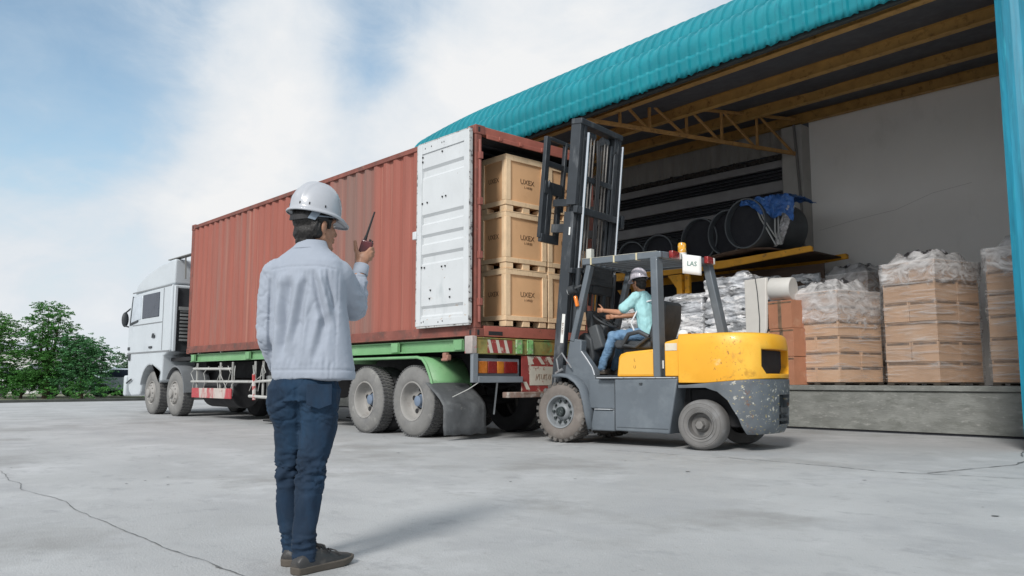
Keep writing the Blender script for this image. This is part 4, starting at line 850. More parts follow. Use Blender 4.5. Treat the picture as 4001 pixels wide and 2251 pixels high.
for s in (1,):
    mb = MB(); mb.cyl((-.04, .60, 2.07), (.05, .60, 2.05), .06, .065, n=18); mb.bar((-.12, .56, 2.12), (-.03, .60, 2.08), .025, .025); mb.build('headlight', M_dk, fk)
    mb = MB(); mb.cyl((.051, .60, 2.05), (.06, .60, 2.05), .056, n=18); mb.build('headlight_glass', mat('lamp_glass', (.6, .62, .62), .15), fk)
    mb = MB(); mb.cb((-.06, .60, 1.90), (.04, .05, .15), (0, 14, 0)); mb.build('indicator', mat('orange_lens', (.85, .22, .02), .25, coat=.4), fk, bevel=.01)
mb = MB(); mb.ell((-1.585, .50, 1.41), (.07, .05, .05), 12, 8); mb.build('filler_cap', M_sticker, fk)
mb = MB(); mb.ell((-1.67, .49, 1.40), (.025, .025, .025), 10, 8); mb.build('cap_lock', mat('brown_cap', (.08, .03, .02), .6), fk)
# wheels
def fk_wheel(c, s, r, w, lug, steer=0):
    wp = part('wheel', fk, c, (0, 0, steer)); k = r
    mb = MB(); pr_ = [(.50 * k, .03), (.55 * k, 0), (.70 * k, -.018), (.86 * k, -.008), (.95 * k, .03), (.975 * k, .08 if lug else .06), (.975 * k, w - .06), (.95 * k, w - .03), (.86 * k, w), (.5 * k, w)]
    if not lug: pr_ = [(.52 * k, .03), (.56 * k, 0), (.66 * k, -.012), (.68 * k, -.006), (.70 * k, -.012), (.82 * k, -.010), (.84 * k, -.003), (.86 * k, -.006), (.93 * k, .01), (.985 * k, .05), (k, .09), (k, w - .09), (.985 * k, w - .05), (.93 * k, w), (.5 * k, w)]
    mb.lathe(pr_, (0, 0, 0), (0, -s, 0), 56)
    if lug:
        mb.mat(1); n = 26
        for i in range(n):
            for side in (0, 1):
                t = 2 * PI * (i + .5 * side) / n; q = mb.M; mb.M = Matrix.Rotation(t, 4, 'Y'); hw = PI * r / n * .60
                a, b = (.005, w * .56) if side == 0 else (w * .46, w - .005)
                mb.add([(-hw, -s * a, r * .90), (hw, -s * a, r * .90), (hw * .8, -s * a, r), (-hw * .8, -s * a, r), (-hw + .02, -s * b, r * .90), (hw + .02, -s * b, r * .90), (hw * .8 + .02, -s * b, r), (-hw * .8 + .02, -s * b, r)], [(0, 1, 2, 3), (7, 6, 5, 4), (0, 4, 5, 1), (1, 5, 6, 2), (2, 6, 7, 3), (3, 7, 4, 0)]); mb.M = q
    else: mb.mat(0)
    mb.build('tyre', [M_sidew, M_lug] if lug else [mat('smooth_grey_tyre', (.155, .15, .145), .8, var=.12, scale=6, bump=.1, wear=[((.22, .22, .22), 4, .52, .75)]), M_lug], wp, smooth=38)
    mb = MB(); mb.lathe([(.56 * k, .0), (.545 * k, -.012), (.50 * k, -.008), (.47 * k, .03), (.44 * k, .075), (.30 * k, .08), (.27 * k, .05), (.2 * k, .03), (.0, .03)], (0, 0, 0), (0, -s, 0), 40)
    mb.build('rim', mat('fk_rim' if lug else 'fk_rim_rear', (.20, .215, .225) if lug else (.15, .145, .14), .5, var=.2, wear=[((.12, .12, .12), 8, .55, .7)]), wp, smooth=35)
    mb = MB()
    if lug:
        for i in range(10): t = 2 * PI * i / 10; x, z = .36 * k * math.cos(t), .36 * k * math.sin(t); mb.cyl((x, -s * .085, z), (x, -s * .04, z), .02, n=6)
        mb.cyl((0, -s * .03, 0), (0, s * .015, 0), .07, .06, n=16)
    else: mb.cyl((0, -s * .05, 0), (0, s * .035, 0), .062, .05, n=6)
    mb.build('hub', mat('greasy_hub', (.035, .045, .045), .35, var=.5, scale=20, metal=.4, wear=[((.3, .32, .32), 16, .58, .66)]) if lug else mat('hub_nut', (.20, .19, .18), .5, metal=.3), wp, bevel=.004)
fk_wheel((.14, .72, .412), 1, .40, .30, True); fk_wheel((.14, -.72, .412), -1, .40, .30, True)
fk_wheel((-1.88, .70, .302), 1, .30, .27, False, R(5)); fk_wheel((-1.88, -.70, .302), -1, .30, .27, False, R(5))
# mast, tilted back
TM = Matrix.Translation((.342, 0, .30)) @ rotm(0, -5.6, 0)
ms = part('mast', fk); ms.matrix_local = TM
def channel(mb, x0, x1, y, s, z0, z1, w=.075, t=.016):
    mb.box(x0, x1, y, y - s * t, z0, z1); mb.box(x0, x0 + t * 1.3, y - s * t, y - s * w, z0, z1); mb.box(x1 - t * 1.3, x1, y - s * t, y - s * w, z0, z1)
for s in (1, -1):
    mb = MB(); channel(mb, -.06, .10, s * .555, s, -.08, 2.88, .09); mb.build('outer_channel', M_mast, ms, bevel=.004)
    mb = MB(); channel(mb, -.07, .07, s * .45, s, 1.2, 4.17, .07); channel(mb, -.07, .09, s * .55, s, 2.98, 4.17, .085, .02); mb.build('inner_channel', M_mast, ms, bevel=.004)
    mb = MB(); channel(mb, -.05, .05, s * .36, s, 1.9, 4.0, .05); mb.build('inner_channel', M_mast, ms, bevel=.004)
    mb = MB(); mb.cyl((-.15, s * .46, .2), (-.15, s * .46, 2.1), .038, n=16); mb.cyl((-.14, s * .24, 1.5), (-.14, s * .24, 2.2), .04, n=16); mb.build('cylinder', M_mast, ms, split=True)
    mb = MB(); mb.cyl((-.15, s * .46, 2.1), (-.15, s * .46, 4.0), .024, n=16); mb.build('chrome_rod', M_chrome, ms)
    for y in (.14, .22):
        mb = MB(); mb.tube([(-.04, s * y, 1.4), (-.04, s * y, 4.03), (0, s * y, 4.09), (.05, s * y, 4.03), (.06, s * y, 3.0)], .013, 6)
        mb.build('chain', M_chain, ms)
    mb = MB(); mb.cyl((0, s * .12, 4.02), (0, s * .24, 4.02), .06, n=20); mb.cyl((-.02, s * .37, 3.92), (-.02, s * .42, 3.92), .06, n=20); mb.build('pulley', M_mast, ms, split=True)
mb = MB(); mb.box(-.13, -.06, -.58, .58, 2.86, 2.96); mb.box(-.15, -.04, -.66, -.58, 2.80, 3.0); mb.box(-.13, -.07, -.58, .60, 2.02, 2.09); mb.box(-.12, -.06, -.55, .55, .6, .75); mb.build('cross_member', M_mast, ms, bevel=.006, split=True)
mb = MB(); mb.box(-.09, .09, -.56, .56, 4.12, 4.20); mb.box(-.06, .04, -.45, .45, 3.35, 3.43); mb.build('top_bar', M_mast, ms, bevel=.01, split=True)
mb = MB()
for k in range(3): mb.tube([(-.09 - .01 * k, .02 + .035 * k, 1.6), (-.11, .03 + .035 * k, 2.6), (-.09, .02 + .035 * k, 3.6), (-.05, .02 + .03 * k, 3.98), (.03, .02 + .03 * k, 3.9), (.05, .03 + .03 * k, 3.3)], .012, 8)
mb.build('hose', mat('hydraulic_hose', (.03, .03, .032), .5), ms, split=True)
mb = MB()
for k in range(10): mb.box(-.17 - random.uniform(0, .04), -.09, random.uniform(-.4, .4) - .03, random.uniform(-.2, .4), 2.0 + random.uniform(-.25, .25), 2.06 + random.uniform(-.2, .35))
mb.build('valve_block', M_dk, ms, bevel=.004)
mb = MB(); mb.box(-.05, .0, .561, .564, 1.05, 1.45); mb.build('mast_label', M_sticker, ms)
text('label_mark', 'HIEX-VE', .045, M_ink, Matrix.Translation((-.025, .5655, 1.25)) @ rotm(90, 0, 180) @ rotm(0, 0, 90), ms, .0006)
mb = MB(); mb.box(-.03, -.005, .561, .564, 2.55, 2.66); mb.build('mast_label', M_sticker, ms)
cg = part('carriage', ms)
mb = MB()
for y in (.55, .10, -.10, -.55): w = .05 if abs(y) > .3 else .028; mb.box(.46, .52, y - w, y + w, 2.95 if abs(y) < .3 else 2.52, 3.98)
mb.box(.465, .515, -.50, .50, 3.94, 3.99); mb.box(.465, .515, -.50, .50, 3.56, 3.64); mb.build('load_backrest', M_mast, cg, bevel=.006)
for s in (1, -1):
    mb = MB(); mb.box(.45, .51, s * .50, s * .38, 2.58, 3.16); mb.box(.45, .51, s * .15, s * .24, 2.58, 3.16); mb.box(.45, .51, s * .15, s * .58, 2.46, 2.58); mb.box(.45, .51, s * .15, s * .58, 3.16, 3.34); mb.build('carriage_plate', M_mast, cg, bevel=.006)
    mb = MB(); mb.ell((.44, s * .5, 3.30), (.02, .02, .06), 8, 6); mb.box(.0, .45, s * .36, s * .30, 2.62, 2.74); mb.box(.0, .45, s * .36, s * .30, 3.0, 3.1); mb.build('roller_arm', M_mast, cg)
mb = MB(); mb.tube([(.20, .66, .95), (.22, .68, 1.12), (.12, .70, 1.2), (.02, .62, 1.0)], .012, 6); mb.tube([(.28, .64, .72), (.24, .66, .93), (.14, .66, .98)], .02, 8); mb.build('tilt_hose', M_steel, fk)
mb = MB(); mb.cyl((.1, .38, .70), (.30, .42, .9), .04, n=14); mb.cyl((.1, -.38, .70), (.30, -.42, .9), .04, n=14); mb.cyl((.14, -.6, .41), (.14, .6, .41), .12, n=18); mb.build('front_axle', M_black, fk)

# ================================================================== PEOPLE
M_skin = mat('skin', (.36, .185, .115), .5, var=.06, scale=8, bump=.08, bscale=120)
M_hair = mat('black_hair', (.012, .010, .009), .45, var=.4, scale=30, stretch=(3, 3, .4), bump=.8, bscale=120, bstretch=(3, 3, .25), bdist=.004)
M_helm = mat('helmet_white', (.40, .415, .445), .38, var=.03, coat=.4, bump=.02)
def head_shapes(mb, T):
    """head in its own frame (x right, y forward, z up, origin mid-head), added through matrix T"""
    mb.M = T
    mb.ell((0, -.012, .028), (.074, .093, .088), 24, 16); mb.ell((0, .028, -.03), (.060, .066, .085), 20, 14); mb.cap((-.022, .045, -.088), .030, (.022, .045, -.088), .030); mb.cap((-.050, .0, -.060), .026, (-.02, .05, -.088), .024); mb.cap((.050, .0, -.060), .026, (.02, .05, -.088), .024)
    mb.cap((0, .088, .012), .009, (0, .106, -.028), .014); mb.ell((-.013, .094, -.03), .010, 8, 6); mb.ell((.013, .094, -.03), .010, 8, 6)
    mb.cap((-.045, .072, .030), .011, (.045, .072, .030), .011); mb.ell((-.036, .064, -.025), (.022, .018, .02), 10, 8); mb.ell((.036, .064, -.025), (.022, .018, .02), 10, 8)
    mb.cap((-.018, .090, -.056), .007, (.018, .090, -.056), .007); mb.cap((-.015, .089, -.067), .0075, (.015, .089, -.067), .0075); mb.ell((0, .083, -.098), (.018, .016, .014), 10, 8)
    for s in (-1, 1):
        mb.M = T @ Matrix.Translation((s * .078, -.008, -.014)) @ rotm(0, s * 10, s * 22); mb.ell((0, 0, 0), (.010, .019, .031), 12, 10); mb.ell((0, .004, -.022), (.009, .012, .014), 10, 8); mb.M = T
    mb.M = Matrix.Identity(4)
def hair_mesh(T, parent, long=0):
    mb = MB(); mb.M = T
    mb.ell((0, -.020, .035), (.082, .100, .090), 28, 18); mb.ell((0, -.048, -.035), (.068, .060, .066), 20, 14); mb.ell((0, -.055, -.075), (.052, .045, .035), 16, 10)
    for s in (-1, 1): mb.cap((s * .076, .022, .02), .010, (s * .074, .024, -.014), .006); mb.ell((s * .062, -.035, -.02), (.022, .04, .05), 12, 10)
    mb.M = Matrix.Identity(4); me = remesh(mb, .004, 3)
    return fit(me, lambda P, N: .0025 * vnoise(P * [3, 3, .7], 160, 4, 3) + .002 * vnoise(P, 90, 6), [M_hair], 'hair', parent)
def helmet(T, parent, col=None):
    hp_ = part('helmet', parent); P = []; n = 72; m = 22; rimz = []
    for i in range(n + 1):
        a = 2 * PI * i / n; row = []
        for j in range(m + 1):
            ph = PI / 2 * (j / m) * .999 + .0005; x = math.sin(ph) ** .93 * math.sin(a); y = math.sin(ph) ** .93 * math.cos(a); z = math.cos(ph)
            X, Y, Z = x * .106, y * .124, z * .145
            r = 0
            if z > .10:
                r += .009 * math.exp(-((X) / .011) ** 2) * min(1, (z - .1) * 4) * (1 if Y < .12 else 0)
                for q in (-.036, .036): r += .007 * math.exp(-((X - q) / .007) ** 2) * min(1, (z - .1) * 4)
            row.append((X * (1 + r / .12), Y * (1 + r / .14), Z + r * .6))
        fr = max(0, math.cos(a)) ** 1.6
        bx, by = math.sin(a), math.cos(a)
        row += [(bx * .110, by * .128, -.006), (bx * (.118 + .000 * fr), by * (.136 + .018 * fr), -.010 - .003 * fr), (bx * (.120 - .012 * fr), by * (.138 + .050 * fr), -.014 - .013 * fr), (bx * (.118 - .012 * fr), by * (.136 + .050 * fr), -.018 - .015 * fr)]
        P.append([T @ Vector(p) for p in row])
    P[-1] = P[0]; mb = MB(); mb.grid(P); o = mb.build('shell', col or M_helm, hp_, smooth=70, recalc=False); mo = o.modifiers.new('t', 'SOLIDIFY'); mo.thickness = .003; mo.offset = -1
    mb = MB(); mb.M = T
    for a in (100, 135, 158, -100, -150): mb.cb((.1085 * math.sin(R(a)), .1265 * math.cos(R(a)), .018), (.005, .005, .011), (0, 0, -a))
    mb.M = Matrix.Identity(4); mb.build('slot', M_seal, hp_)
    mb = MB(); mb.M = T; pts = [(.084 * math.sin(R(a)), -.015 + .104 * math.cos(R(a)), -.030 - .022 * max(0, -math.cos(R(a))) ** 2) for a in range(60, 301, 8)]
    for a_, b_ in zip(pts[:-1], pts[1:]): mb.bar(a_, b_, .003, .030 if 0 else .024)
    mb.M = Matrix.Identity(4); mb.build('headband', M_seal, hp_)
    mb = MB(); mb.M = T
    for s in (1,): mb.add([(s * .083, -.062, -.002), (s * .100, -.030, -.004), (s * .083, -.050, -.052), (s * .071, -.078, -.050), (s * .081, -.066, -.002), (s * .098, -.034, -.004), (s * .081, -.054, -.052), (s * .069, -.082, -.050)], [(0, 1, 2, 3), (7, 6, 5, 4), (0, 4, 5, 1), (1, 5, 6, 2), (2, 6, 7, 3), (3, 7, 4, 0)])
    mb.tube([(.088, -.040, -.03), (.087, .01, -.02), (.080, .05, -.012)], .0035, 6); mb.tube([(.088, -.040, -.03), (.084, .0, -.075), (.05, .05, -.125)], .003, 6) if 0 else None
    mb.M = Matrix.Identity(4); mb.build('cradle_strap', mat('strap_grey_blue', (.22, .27, .33), .5), hp_)
    return hp_
def eyes(T, parent):
    mb = MB(); mb.M = T
    for s in (-1, 1): mb.ell((s * .030, .079, .008), (.011, .008, .007), 12, 8)
    mb.mat(1)
    for s in (-1, 1): mb.ell((s * .030, .0845, .008), (.005, .004, .005), 10, 8)
    mb.M = Matrix.Identity(4); return mb.build('eye', [mat('eye_white', (.6, .58, .55), .3), M_seal], parent)
def finger(mb, pts, r0=.0085, r1=.0065):
    n = len(pts)
    for k in range(n - 1): a = r0 + (r1 - r0) * k / (n - 1); b = r0 + (r1 - r0) * (k + 1) / (n - 1); mb.cap(pts[k], a, pts[k + 1], b, 10)

# ------------------------------------------------------------------ worker with the radio
FWv, Rv = Vector((-.7378, .675, 0)), Vector((.675, .7378, 0))
wpos = FWv * 3.77 + Rv * (-.93)
pa = thing('person', 'worker seen from behind in grey shirt, navy jeans and white helmet, raising a radio', 'person', wpos, R(47.5225))
HT = Matrix.Translation((.0, .045, 1.563)) @ rotm(0, 0, -42)
b = MB(); head_shapes(b, HT)
b.cap((-.018, .0, 1.36), .062, (-.003, .03, 1.50), .052)
b.loft([(.0, 0, .80, .10, .07, -10), (0, 0, .95, .13, .09, -10), (-.01, 0, 1.1, .145, .09, -12), (-.02, 0, 1.25, .15, .095, -15), (-.02, 0, 1.36, .135, .075, -15), (-.02, 0, 1.41, .08, .06, -15)])
b.cap((-.165, 0, 1.33), .055, (-.192, .0, 1.05), .042); b.cap((-.192, .0, 1.05), .042, (-.165, .14, .87), .030)
b.cap((.12, .01, 1.33), .055, (.165, .15, 1.185), .044); b.cap((.165, .15, 1.185), .042, (.187, .205, 1.385), .030); b.cap((.187, .205, 1.37), .0275, (.189, .207, 1.415), .0265)
# left hand slipped to the front pocket
b.cap((-.165, .14, .87), .027, (-.150, .165, .815), .030)
for k in range(4): finger(b, [(-.165 + .018 * k, .175, .80), (-.160 + .018 * k, .180, .765), (-.156 + .017 * k, .172, .735)])
finger(b, [(-.13, .155, .83), (-.108, .155, .80), (-.10, .158, .775)])
# right hand closed round the radio
b.ell((.197, .203, 1.434), (.033, .018, .034), 16, 12, rotm(0, 8, 0).to_3x3().to_4x4()); b.cap((.178, .205, 1.42), .018, (.170, .208, 1.455), .016)
finger(b, [(.174, .208, 1.440), (.160, .212, 1.478), (.153, .222, 1.520)], .0145, .0095)
for k, z in enumerate((1.484, 1.465, 1.447, 1.430)):
    e = (0, .004, .001, -.008)[k]; finger(b, [(.214 + e * .3, .205, z - .022), (.232 + e, .216, z), (.238 + e, .245, z + .006), (.215, .270, z + .008), (.176 + e, .274, z - .002), (.150, .262, z - .012)], .0098, .0078)
b.cap((.018, -.058, .10), .034, (.026, -.030, .40), .042); b.cap((.026, -.030, .40), .042, (.045, 0, .80), .062); b.cap((-.070, .085, .10), .034, (-.098, .070, .40), .042); b.cap((-.098, .070, .40), .042, (-.09, 0, .80), .062)
me = remesh(b, .0042, 4); body_o = fit(me, lambda P, N: .0006 * vnoise(P, 200, 2), [M_skin], 'body', pa)
eyes(HT, pa); hair_mesh(HT, pa); helmet(HT @ Matrix.Translation((0, -.004, .062)) @ rotm(-7, 3, 0), pa)
# shirt
M_shirt = mat('shirt_blue_grey', (.31, .345, .405), .82, var=.05, scale=3, bump=.25, bscale=260, bdist=.0015, sheen=.15, wear=[((.29, .325, .385), 4, .52, .75, (1, 1, .35))])
s = MB()
s.loft([(.020, .005, .838, .192, .135, -12), (.018, .005, .87, .196, .138, -12), (.008, 0, .958, .190, .132, -12), (-.002, 0, 1.09, .184, .126, -13), (-.018, 0, 1.20, .184, .124, -15), (-.020, .0, 1.29, .188, .120, -15), (-.020, .0, 1.345, .182, .108, -15), (-.018, .0, 1.382, .168, .098, -15), (-.016, .0, 1.412, .138, .088, -12), (-.014, .002, 1.438, .100, .078, -10), (-.010, .008, 1.465, .070, .066, -8), (-.008, .010, 1.472, .060, .058, -8)], 40)
s.cap((-.158, .0, 1.325), .078, (-.185, -.005, 1.21), .066); s.cap((-.185, -.005, 1.21), .066, (-.192, -.012, 1.04), .056); s.cap((-.192, -.012, 1.04), .058, (-.172, .08, .92), .048); s.cap((-.172, .08, .92), .048, (-.160, .135, .872), .040)
s.cap((.108, .010, 1.320), .084, (.142, .09, 1.245), .080); s.cap((.142, .09, 1.245), .080, (.165, .145, 1.190), .070); s.cap((.165, .150, 1.188), .070, (.176, .18, 1.28), .054); s.cap((.176, .18, 1.28), .052, (.187, .204, 1.365), .036)
me = remesh(s, .0062, 10)
def shirt_disp(P, N):
    x, y, z = P.T; torso = np.clip((.155 - np.abs(x + .0)) / .03, 0, 1) * np.clip((z - .80) / .05, 0, 1)
    armR = np.clip((x - .125) / .03, 0, 1) * np.clip((z - 1.12) / .03, 0, 1) * np.clip((y - .02) / .05, 0, 1); armL = np.clip((-.16 - x) / .02, 0, 1)
    below = np.clip((1.345 - z) / .05, 0, 1) * (.25 + .75 * (y < .02)); hem = np.clip((z - .885) / .06, 0, 1)
    gather = .0022 * np.sin(x * 2 * PI / .021 + 1.5 * np.sin(z * 9) + 1.2 * np.sin(x * 23)) * np.clip((1.345 - z) / .02, 0, 1) * np.exp(-np.clip(1.345 - z, 0, 9) / .06) * (y < .03)
    Q = P * [1, 1, .16]; big = .006 * vnoise(Q, 22, 11, 2) * below + .0018 * vnoise(Q, 80, 12, 2) * below * hem
    # long diagonal folds running from the armpits to the hem
    def fold(x0, z0, x1, z1, w, a):
        w *= 1.35
        t = np.clip((z0 - z) / (z0 - z1), 0, 1); xc = x0 + (x1 - x0) * t; e = np.clip((z0 - z) / .05, 0, 1) * np.clip((z - z1) / .08, 0, 1); return a * np.exp(-((x - xc) / w) ** 2) * e
    f = fold(-.11, 1.33, -.13, .93, .014, .013) - fold(-.08, 1.31, -.115, .92, .016, .014) + fold(-.02, 1.32, -.085, .96, .013, .010) - fold(.01, 1.33, -.05, 1.0, .014, .010) + fold(.055, 1.34, .115, 1.10, .010, .012) - fold(.035, 1.34, .10, 1.06, .013, .013) + fold(.075, 1.16, .02, .90, .016, .009) - fold(.10, 1.14, .055, .92, .016, .010) + fold(.015, 1.22, -.01, .90, .012, .007)
    f = 1.75 * f * (y < .02)
    d = torso * (gather + f) + big * np.where(torso > .3, 1, .15)
    d += -.0045 * np.exp(-((z - (1.352 - 1.6 * np.clip(np.abs(x + .02) - .06, 0, 1) ** 2)) / .0035) ** 2) * (y < .04) * (np.abs(x + .02) < .15)      # yoke seam
    d += -.004 * np.exp(-((z - .882) / .004) ** 2) * (y < .05) * (z < 1) * np.clip((x + .165) / .02, 0, 1) + .0022 * np.sin(x * 2 * PI / .026) * np.exp(-((z - .91) / .022) ** 2) * torso
    d += -.013 * np.exp(-((x + .172) / .007) ** 2) * (y < -.005) * np.clip((1.33 - z) / .06, 0, 1) * np.clip((z - .87) / .04, 0, 1) - .010 * np.exp(-((x - .128 - .25 * (1.2 - z)) / .008) ** 2) * (y < .03) * np.clip((1.34 - z) / .05, 0, 1) * np.clip((z - 1.14) / .03, 0, 1)
    # creases round the sleeves
    d += armR * (.0042 * vnoise(P * [.7, 1.2, 1.6], 60, 14, 3) + .004 * np.exp(-((z - 1.335 + .5 * (x - .18)) / .006) ** 2) - .005 * np.exp(-((z - 1.355) / .004) ** 2)) + armL * .0038 * vnoise(P * [1.4, 1, 1.5], 46, 15, 3)
    v1 = vnoise(P * [1, 1, .22] + [0, 0, 0], 20, 51, 2); v2 = vnoise(P * [1, 1, .35], 30, 53, 2); v3 = vnoise(P * [.8, 1, 1.1], 34, 55, 2)
    d += -.0070 * np.exp(-(v1 / .13) ** 2) * torso * below * hem * (y < .03) - .0030 * np.exp(-(v2 / .12) ** 2) * torso * below - .0045 * np.exp(-(v3 / .14) ** 2) * np.clip(armR + armL, 0, 1)
    d += .0005 * vnoise(P, 130, 17, 2)
    return d
shirt = fit(me, shirt_disp, [M_shirt, mat('shirt_yoke', (.37, .41, .475), .85, var=.04, scale=3, bump=.25, bscale=260, bdist=.0015, sheen=.1)], 'shirt', pa)
# collar and cuff
mb = MB(); n = 40; P = []
for i in range(n + 1):
    a = 2 * PI * i / n; x0, y0 = math.cos(a), math.sin(a); fr = max(0, y0); P.append([(-.010 + x0 * .0635, .012 + y0 * .060, 1.455), (-.006 + x0 * .060, .018 + y0 * .057, 1.482 - .02 * fr), (-.006 + x0 * .064, .017 + y0 * .061, 1.486 - .02 * fr), (-.012 + x0 * .084, .008 + y0 * .076, 1.452 - .03 * fr), (-.014 + x0 * .092, .005 + y0 * .081, 1.443 - .03 * fr)])
P[-1] = P[0]; mb.grid(P); o = mb.build('collar', M_shirt, shirt, smooth=60, recalc=False); mo = o.modifiers.new('t', 'SOLIDIFY'); mo.thickness = .003
mb = MB(); ax = Vector((.187, .204, 1.365)) - Vector((.176, .18, 1.28)); ax.normalize()
mb.lathe([(.037, -.012), (.0385, -.010), (.037, .040), (.034, .043), (.030, .040)], (.186, .202, 1.362), ax, 28); mb.build('cuff', M_shirt, shirt, smooth=50)
mb = MB(); mb.lathe([(.042, -.02), (.0435, -.018), (.040, .035), (.036, .037), (.03, .03)], (-.160, .135, .872), (.14, .35, -.9), 28); mb.build('cuff', M_shirt, shirt, smooth=50)
# jeans
M_jean = mat('navy_denim', (.004, .018, .042), .9, var=.22, scale=7, stretch=(1, 1, .5), bump=.3, bscale=300, bdist=.001, wear=[((.011, .042, .088), 3.5, .50, .72, (1, 1, .6)), ((.005, .015, .036), 6, .56, .75)])
j = MB()
j.loft([(-.028, .0, .74, .150, .112, -8), (-.025, -.004, .80, .166, .118, -8), (-.020, -.002, .86, .142, .105, -8), (-.018, 0, .92, .125, .095, -8)], 36)
def leg(pts):
    for a, b_ in zip(pts[:-1], pts[1:]): j.loft([(a[0], a[1], a[2], a[3], a[4], 0), (b_[0], b_[1], b_[2], b_[3], b_[4], 0)], 24)
def legloft(pts): j.loft([(x, y, z, rx * .95, ry * .95, 0) for x, y, z, rx, ry in pts], 28)
legloft([(.018, -.060, .046, .062, .066), (.016, -.060, .075, .060, .064), (.015, -.060, .10, .057, .060), (.012, -.055, .157, .0545, .060), (.018, -.045, .276, .060, .068), (.026, -.030, .394, .067, .070), (.030, -.020, .47, .069, .074), (.048, -.010, .609, .086, .090), (.050, -.012, .706, .098, .105), (.055, -.008, .80, .096, .108)])
legloft([(-.070, .090, .050, .058, .066), (-.070, .087, .08, .056, .062), (-.072, .085, .12, .053, .060), (-.092, .080, .18, .056, .060), (-.098, .075, .276, .060, .066), (-.098, .070, .394, .064, .068), (-.096, .060, .488, .067, .072), (-.084, .040, .619, .086, .088), (-.098, .015, .706, .096, .104), (-.098, .0, .80, .092, .106)])
me = remesh(j, .006, 5)
def jean_disp(P, N):
    x, y, z = P.T; L = x < -.033
    knee = np.exp(-((z - .43) / .075) ** 2); ank = np.exp(-((z - .115) / .045) ** 2); seat = np.exp(-((z - .70) / .07) ** 2)
    w = vnoise(P * [.55, .55, 1.5], 95, 21, 2); w2 = vnoise((P + [0, 0, 0]) * [.5, .5, 1.0] + np.outer(x, [0, 0, .5]), 80, 23, 2)
    d = knee * .0095 * w + ank * .0085 * vnoise(P * [.4, .4, 1.8], 90, 25, 2) + seat * .0080 * w2 + .0040 * vnoise(P * [1, 1, .4], 40, 27, 2)
    kv = vnoise(P * [.45, .6, 1.5], 60, 61, 2); kv2 = vnoise(P * [.8, .8, .9], 26, 63, 2)
    d += -.0075 * np.exp(-(kv / .14) ** 2) * np.clip(knee + ank * .8 + seat * .5, 0, 1) - .0035 * np.exp(-(kv2 / .10) ** 2)
    for zc, sl in ((.742, .45), (.715, .5), (.69, .55), (.668, .5)): d += -.0042 * np.exp(-((z - zc + sl * (x - .05)) / .0055) ** 2) * (x > -.01) * (y < 0)
    for zc, sl in ((.75, -.5), (.71, -.55)): d += -.004 * np.exp(-((z - zc + sl * (x + .1)) / .006) ** 2) * (x < -.05) * (y < 0)
    d += -.010 * np.exp(-((x + .030) / .010) ** 2) * np.clip((.83 - z) / .03, 0, 1) * (y < 0) * (z > .6)
    return d
jeans = fit(me, jean_disp, [M_jean], 'jeans', pa)
mb = MB()
mb.M = Matrix.Translation((.075, -.117, .775)) @ rotm(-4, 0, 14); mb.prism([(-.055, .045), (-.055, -.045), (0, -.065), (.055, -.045), (.055, .045)], lambda p: (p[0], -.001, p[1]), lambda p: (p[0], -.0045, p[1]))
mb.M = Matrix.Identity(4); mb.build('back_pocket', M_jean, jeans, bevel=.002)
